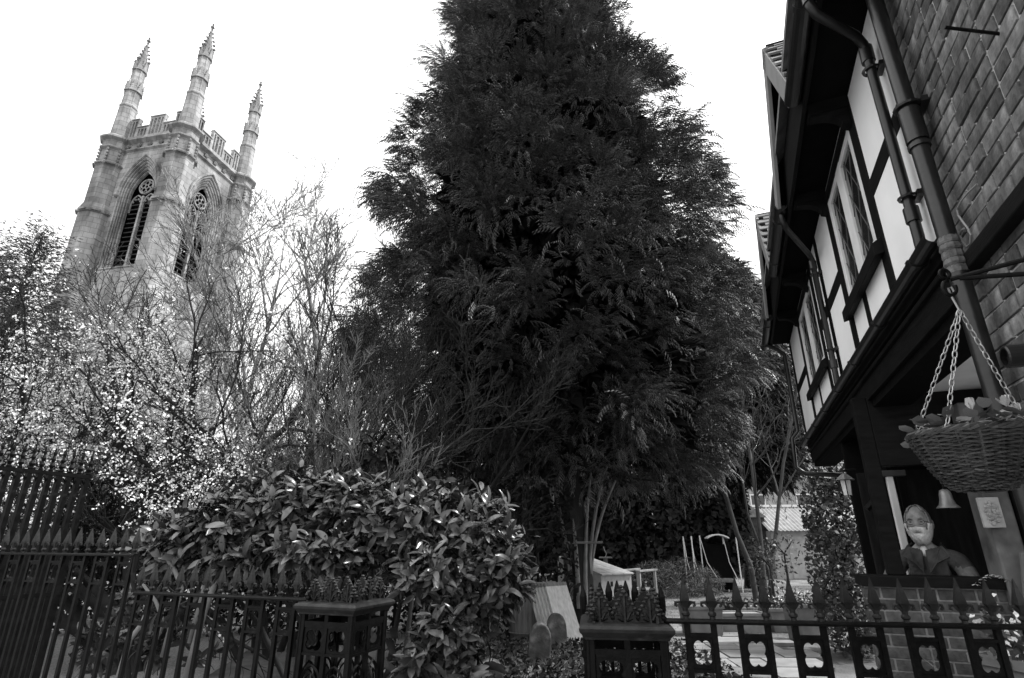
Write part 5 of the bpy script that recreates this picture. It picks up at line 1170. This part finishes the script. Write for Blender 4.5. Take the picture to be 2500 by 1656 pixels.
mb = MB(); mb.lathe([(.325, .72), (.33, .735), (.325, .75), (.2, .79), (.0, .80)], 24, cap=False); mb.build('lid', ZINC, b)
mb = MB(); mb.tube([(-.06, 0, .79), (-.05, 0, .83), (.05, 0, .83), (.06, 0, .79)], .012, 6); mb.build('handle', ZINC, b)
# boards leaning against each other
ordn = ['frontmost', 'second from the front', 'third from the front', 'fourth from the front', 'fifth from the front', 'rearmost']
for k in range(6):
    o = thing('leaning_board', f'pale weathered board leaning in the stack by the dustbin, {ordn[k]}', 'board', (1.0 - .058 * k, 10.3 + .05 * k, 0), R(-52), 'boards stacked by the dustbin')
    rot = Matrix.Rotation(R(-24), 3, 'Y'); mb = MB(); h = .98 - .01 * (k % 3); mb.b2((-.018, -.25, 0), (.018, .25, h)); mb.v = [tuple(rot @ Vector(v)) for v in mb.v]; mb.build('panel', BOARD, o, bevel=.004)
    mb = MB(); mb.b2((-.020, -.252, h * .94), (.020, .252, h + .003)); mb.v = [tuple(rot @ Vector(v)) for v in mb.v]; mb.build('batten', WOODGREY, o)
# rounded marker stones
def stone(label, p, w, h, lean, cat='stone'):
    t = mat('mossy_stone', .085, .95, .45, 9, .8, 30, .1, second=(6, .5, .62, 2.0)); mb = MB(); prof = [(-w / 2, -.1), (w / 2, -.1), (w / 2 * .98, h * .6)] + [(w / 2 * math.cos(g) * .98, h * .6 + h * .4 * math.sin(g)) for g in [PI * k / 8 for k in range(1, 8)]] + [(-w / 2 * .98, h * .6)]
    mb.prism(prof, w * .55, (0, -w * .27, 0)); o = mb.build('marker_stone', t, None, p, (R(lean), R(lean * .6), R(random.uniform(-20, 20))), bevel=.02); return tag(o, label, cat, 'marker stones by the gateway')
stone('round-topped mossy marker stone standing clear in front of the boards', (.37, 8.7, 0), .30, .52, 6)
stone('round-topped marker stone half hidden against the leaning boards', (.73, 9.9, 0), .30, .5, -4)
stone('top of a marker stone at the bottom edge left of the right pier', (-.24, 7.0, 0), .28, .36, 3)
# white rack of pegs behind the bin
t = thing('white_rack', 'tilted white rail with hanging pegs behind the dustbin', 'rack', (.30, 12.0, 0))
for a, b_ in (((-.45, 0, .78), (-.12, 0, .84)), ((0, 0, .85), (.45, .05, .97))):
    mb = MB(); mb.beam(a, b_, .05, .035); mb.build('rail', WHITEPAINT, t)
for k in range(3):
    mb = MB(); mb.tube([(.12 + k * .13, 0, .86 + k * .035), (.13 + k * .13, 0, .74 + k * .03)], .008, 5); mb.build('peg', WHITEPAINT, t)
for x in (-.3, .3):
    mb = MB(); mb.b2((x - .02, .03, 0), (x + .02, .07, .84 if x < 0 else .92)); mb.build('post', WOODGREY, t)
# low picket fence behind the bin
t = thing('garden_fence', 'low dark paling fence in the shade behind the dustbin', 'fence', (-.6, 14.2, 0))
for k in range(22):
    mb = MB(); mb.prism([(-.03, 0), (.03, 0), (.03, .62), (0, .68), (-.03, .62)], .018, (0, 0, 0)); mb.build('paling', WOODGREY, t, (k * .11, random.uniform(-.005, .005), 0))
for z in (.18, .5):
    mb = MB(); mb.b2((-.05, .02, z), (2.4, .05, z + .05)); mb.build('fence_rail', WOODGREY, t)
for x in (0, 1.2, 2.36):
    mb = MB(); mb.b2((x - .03, .05, 0), (x + .03, .11, 1.2)); mb.build('fence_post', WOODGREY, t)
OLDWHITE = mat('old_white_paint', .33, .7, .25, 5, .3, 30, .2, second=(5, .55, .7, .6))
# white garden chest and the bench behind it
c = thing('garden_chest', 'white wooden garden chest with sloping boarded lid right of the cypress trunk', 'chest', (2.0, 13.5, 0), R(37))
mb = MB(); mb.b2((0, 0, .03), (1.0, .02, .86)); mb.build('front_panel', OLDWHITE, c, bevel=.004)
for x in (0, .98):
    mb = MB(); mb.prism([(.021, .03), (1.45, .03), (1.45, 1.18), (.021, .86)], .02, (x, 0, 0), ((0, 1, 0), (0, 0, 1), (1, 0, 0))); mb.build('side_panel', OLDWHITE, c, bevel=.004)
mb = MB(); mb.b2((.021, 1.46, .03), (.979, 1.48, 1.17)); mb.build('back_panel', OLDWHITE, c)
for k in range(3):
    mb = MB(); mb.prism([(-.06, .855), (1.5, 1.20), (1.5, 1.23), (-.06, .885)], .348, (-.03 + k * .354, 0, 0), ((0, 1, 0), (0, 0, 1), (1, 0, 0))); mb.build('lid_board', OLDWHITE, c, bevel=.004)
mb = MB(); mb.b2((.3, -.012, .62), (.36, -.002, .72)); mb.build('latch', IRON, c)
t = thing('white_bench', 'white painted bench end standing behind the garden chest', 'bench', (2.75, 15.2, 0), R(52))
for y_ in (-.02, -.5):
    mb = MB(); mb.b2((0, y_ - .03, 0), (.06, y_ + .03, .85)); mb.build('leg', OLDWHITE, t, bevel=.004)
    mb = MB(); mb.b2((.9, y_ - .03, 0), (.96, y_ + .03, .85)); mb.build('leg', OLDWHITE, t, bevel=.004)
mb = MB(); mb.b2((-.05, -.56, .86), (1.0, -.44, .90)); mb.build('arm_rail', OLDWHITE, t, bevel=.004)
mb = MB(); mb.b2((-.05, -.08, .86), (1.0, .04, .90)); mb.build('arm_rail', OLDWHITE, t, bevel=.004)
for k in range(4):
    mb = MB(); mb.b2((0, -.5 + k * .125, .42), (.96, -.40 + k * .125, .45)); mb.build('seat_slat', OLDWHITE, t)
# metal pail
t = thing('metal_pail', 'small metal pail standing beside the garden chest', 'pail', (2.85, 13.4, 0))
mb = MB(); mb.lathe([(.10, 0), (.15, .34), (.16, .35), (.15, .36)], 20, cap=False); mb.build('pail_body', ZINC, t, smooth=True)
mb = MB(); mb.tube([(.15 * math.cos(PI * k / 10), 0, .34 + .12 * math.sin(PI * k / 10)) for k in range(11)], .006, 5); mb.build('handle', ZINC, t)
# bird feeder
t = thing('bird_feeder', 'clear tube bird feeder hanging left of the cypress trunk', 'feeder', (CX - .55, CY - .5, 2.25))
mb = MB(); mb.lathe([(.045, 0), (.045, .5)], 12); mb.build('tube', mat('feeder_plastic', .3, .15, .2, 8, spec=.6), t, smooth=True)
mb = MB(); mb.lathe([(.055, -.05), (.058, 0), (.05, .01)], 12); mb.build('base_cup', ZINC, t); mb = MB(); mb.lathe([(.055, .5), (.03, .56), (.005, .58)], 12); mb.build('cap', ZINC, t)
for z in (.1, .28):
    mb = MB(); mb.tube([(-.09, 0, z), (.09, 0, z)], .006, 5); mb.build('perch', ZINC, t)
mb = MB(); mb.tube([(0, 0, .57), (.02, 0, .9), (.06, 0, 1.3)], .004, 4); mb.build('hanging_wire', IRON, t)
# dark bird table post
t = thing('bird_table', 'dark wooden bird table post behind the cypress trunk', 'bird table', (2.5, 15.9, 0))
mb = MB(); mb.b2((-.05, -.05, 0), (.05, .05, 1.15)); mb.build('post', WOODGREY, t); mb = MB(); mb.b2((-.16, -.14, 1.15), (.16, .14, 1.18)); mb.build('tray', WOODGREY, t)
mb = MB(); mb.tube([(0, 0, 1.18), (.03, 0, 1.26), (-.02, 0, 1.36), (-.04, 0, 1.44)], .01, 5); mb.build('twig', BARK_P, t)
# rope-hung swing seat with white poles and pale canopy
t = thing('garden_swing', 'white-poled garden swing with ropes and pale canopy edge on the lawn', 'swing', (6.45, 20.2, 0), R(-12))
for x, y_ in ((-.55, 0), (-.3, -.3), (0, 0), (.75, 0), (1.15, -.2)):
    mb = MB(); mb.tube([(x, y_, 0), (x, y_, 1.75 - .05 * abs(x))], .022, 7); mb.build('pole', WHITEPAINT, t)
for x, x2 in ((-.3, -.1), (.0, .5), (.75, 1.1), (-.55, -.35)):
    mb = MB(); mb.tube([(x, -.1, 1.7), (x + (x2 - x) * .3, -.12, .9), (x2, -.15, .25)], .014, 5); mb.build('rope', WHITEPAINT, t)
mb = MB(); mb.prism([(-.1 + .035 * k, 1.7 + .2 * math.sin(PI * (.15 + .7 * k / 20))) for k in range(21)] + [(-.1 + .035 * k, 1.66 + .2 * math.sin(PI * (.15 + .7 * k / 20))) for k in reversed(range(21))], .9, (.3, -.45, -.1)); mb.build('canopy', WHITEPAINT, t)
mb = MB(); mb.b2((.05, -.05, .05), (.95, .5, 1.5)); mb.build('dark_seat_back', DARKCLOTH, t, bevel=.08)
mb = MB(); mb.b2((-.6, -.6, .02), (.3, .1, .12)); mb.build('base_slab', SLAB, t, bevel=.03)
mb = MB(); mb.b2((.1, -.4, .3), (.9, -.06, .42)); mb.build('seat', WOODGREY, t, bevel=.03)
leafmass('clipped_shrub', 'rounded leafy shrub beside the garden swing', 'shrub', (8.2, 20.2, 0), [((8.3, 20.1, 1.25), (.55, .45, .5)), ((8.2, 20.1, .6), (.35, .3, .6))], 1500, .12, IVY, 41)
# sheds
def shed(label, p, w, d, h, rise, wall, corr):
    t = thing('garden_shed', label, 'shed', p, R(-6), 'sheds at the end of the garden')
    for nm, a, b_ in (('front_wall', (0, 0, 0), (w, .06, h)), ('side_wall', (0, .061, 0), (.06, d, h)), ('side_wall', (w - .06, .061, 0), (w, d, h)), ('back_wall', (.061, d - .06, 0), (w - .061, d, h + rise * .6))):
        mb = MB(); mb.b2(a, b_); mb.build(nm, wall, t)
    mb = MB(); n = 30 if corr else 2
    for k in range(n + 1):
        x = -.15 + (w + .3) * k / n; z = (.05 if k % 2 else 0) if corr else 0; mb.v += [(x, -.3, h + z - .02), (x, d + .1, h + rise + z)]
    for k in range(n): mb.f.append((k * 2, k * 2 + 2, k * 2 + 3, k * 2 + 1)); mb.mi.append(0)
    ro = mb.build('roof', mat('corrugated_sheet', .2, .6, .25, 4, spec=.3) if corr else SLAB, t); so = ro.modifiers.new('t', 'SOLIDIFY'); so.thickness = .02
    mb = MB(); mb.b2((-.15, d + .05, h + rise + .05), (w + .15, d + .2, h + rise + .16)); mb.build('ridge', WHITEPAINT, t)
    mb = MB(); mb.b2((w * .3, -.02, .02), (w * .65, -.002, h * .88)); mb.build('door', mat('pale_door', .33, .8, .2, 4), t)
    return t
shed('pale-fronted shed with corrugated roof at the end of the lawn', (11.7, 26.5, 0), 2.3, 2.2, 2.0, 1.1, mat('pale_render', .3, .9, .2, 3), True)
shed('dark brick shed with plain slate roof right of the corrugated one', (14.3, 26.2, 0), 2.6, 2.4, 2.0, 1.1, BRICK_I, False)
# far brick wall with a gable behind the swing, and a far house
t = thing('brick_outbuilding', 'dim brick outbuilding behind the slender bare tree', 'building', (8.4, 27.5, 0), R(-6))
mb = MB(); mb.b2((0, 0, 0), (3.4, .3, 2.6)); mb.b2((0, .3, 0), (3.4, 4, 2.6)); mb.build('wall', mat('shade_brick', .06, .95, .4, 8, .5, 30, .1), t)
mb = MB(); mb.prism([(-.1, 2.6), (3.5, 2.6), (1.7, 4.0)], 4.2, (0, -.1, .01)); mb.build('roof', TILE, t)
mb = MB(); mb.tube([(-.05, -.06, 0), (-.05, -.06, 2.6)], .05, 6); mb.build('downpipe', PIPE, t)
t = thing('far_house', 'pale brick house far beyond the sheds', 'house', (15, 40, 0), R(-8))
mb = MB(); mb.b2((0, 0, 0), (9, 7, 5.6)); mb.build('wall', mat('far_brick', .28, .95, .3, 3), t); mb = MB(); mb.prism([(-.4, 5.6), (7.4, 5.6), (3.5, 9)], 9.6, (-.3, 0, .01), ((0, 1, 0), (0, 0, 1), (1, 0, 0))); mb.build('roof', TILE, t)
for x in (1.5, 4.5, 7):
    mb = MB(); mb.b2((x, -.05, 3.2), (x + 1, -.01, 4.6)); w = mb.build('window', WHITEPAINT, t); mb = MB(); mb.b2((x + .08, -.07, 3.28), (x + .92, -.052, 4.52)); mb.build('pane', GLASS, w)
# planters and raised bed along the path
def planter(label, p, w, d, h, m, rz=0, flowers=0):
    t = thing('planter', label, 'planter', p, rz, 'planters along the garden path'); mb = MB(); k = .88
    mb.add([(-w / 2 * k, -d / 2 * k, 0), (w / 2 * k, -d / 2 * k, 0), (w / 2 * k, d / 2 * k, 0), (-w / 2 * k, d / 2 * k, 0), (-w / 2, -d / 2, h), (w / 2, -d / 2, h), (w / 2, d / 2, h), (-w / 2, d / 2, h)], [(0, 3, 2, 1), (0, 1, 5, 4), (1, 2, 6, 5), (2, 3, 7, 6), (3, 0, 4, 7), (4, 5, 6, 7)]); mb.build('box', m, t, bevel=.012)
    for a, b_ in (((-w / 2 - .02, -d / 2 - .02), (w / 2 + .02, -d / 2 + .02)), ((-w / 2 - .02, d / 2 - .02), (w / 2 + .02, d / 2 + .02)), ((-w / 2 - .02, -d / 2 + .021), (-w / 2 + .02, d / 2 - .021)), ((w / 2 - .02, -d / 2 + .021), (w / 2 + .02, d / 2 - .021))):
        mb = MB(); mb.b2((*a, h - .03), (*b_, h + .02)); mb.build('rim', m, t)
    if flowers:
        c = np.array([tuple(Vector(p) + Vector((0, 0, h + .12)))]); rg = np.random.default_rng(int(p[0] * 100)); n = flowers * 6; P = c + rg.normal(0, 1, (n, 3)) * np.array([[w * .28, d * .28, .09]])
        M = frames(unit(rg.normal(0, 1, (n, 3))), unit(rg.normal(0, 1, (n, 3)))) * .02; r_ = plant('potted_plant', 'flowers growing in the ' + label, 'plant', p, 'plants in the planters')
        part('blooms', replicate(PETV, PETF, M, P), BLOSSOM, r_, 'stuff'); P = c + rg.normal(0, 1, (n * 2, 3)) * np.array([[w * .3, d * .3, .08]]) - np.array([[0, 0, .05]]); M = frames(unit(rg.normal(0, 1, (n * 2, 3))), unit(rg.normal(0, 1, (n * 2, 3)))) * .07
        part('foliage', replicate(np.array([(-.5, 0, 0), (0, -.25, .06), (.5, 0, 0), (0, .25, .06)]), np.array([(0, 1, 2, 3)]), M, P), IVY, r_, 'stuff')
    return t
planter('square grey planter at the near edge of the path', (3.35, 10.9, 0), .62, .5, .5, TERRA, .1)
planter('low pale trough behind the grey planter', (4.15, 11.3, 0), .9, .4, .34, SLAB, .05)
planter('trough of pale flowers at the far end of the path', (5.2, 11.6, 0), .8, .4, .38, TERRA, 0, 22)
planter('tall square pot by the ivy bush', (5.0, 10.6, 0), .42, .42, .55, TERRA, .2, 14)
planter('small pot below the porch wall', (2.95, 3.62, 0), .34, .34, .95, TERRA, .3, 12)
t = thing('raised_bed', 'low brick raised bed behind the planters', 'raised bed', (4.6, 12.6, 0), R(-5))
for k in range(9):
    for c_ in range(4):
        inst('brick', bricks['s'], t, (k * .225 + (c_ % 2) * .11, 0, .04 + c_ * .075))
mb = MB(); mb.b2((-.1, .05, 0), (2.1, .9, .30)); mb.build('soil', LITTER, t)
for k in range(5):
    mb = MB(); mb.b2((0, 0, 0), (.3, .12, .16 + .03 * (k % 2))); mb.build('coping_block', SLAB, t, (2.2 + k * .02, .1 + k * .16, .3))
# bulbs in a pot behind the railing by the porch: strap leaves
t = thing('strap_leaved_plant', 'tall pale strap leaves behind the right end of the railing', 'plant', (2.55, 3.35, .0))
for k in range(16):
    g = random.uniform(0, 2 * PI); l = random.uniform(.5, .85); mb = MB(); w = random.uniform(.022, .04); n = 7; vs = []
    for i in range(n + 1):
        q = i / n; rr = .05 + .34 * q * q; z = .42 + l * (q - .25 * q * q); ww = w * (1 - q) ** .6; vs += [(rr * math.cos(g) - ww * math.sin(g), rr * math.sin(g) + ww * math.cos(g), z), (rr * math.cos(g) + ww * math.sin(g), rr * math.sin(g) - ww * math.cos(g), z)]
    mb.add(vs, [(2 * i, 2 * i + 1, 2 * i + 3, 2 * i + 2) for i in range(n)]); mb.build('leaf', LEAF_L if k % 4 else mat('pale_leaf', .35, .5, .2, 8), t, smooth=True)
mb = MB(); mb.lathe([(.12, 0), (.17, .40), (.18, .42), (.18, .46)], 16); mb.build('pot', TERRA, t)
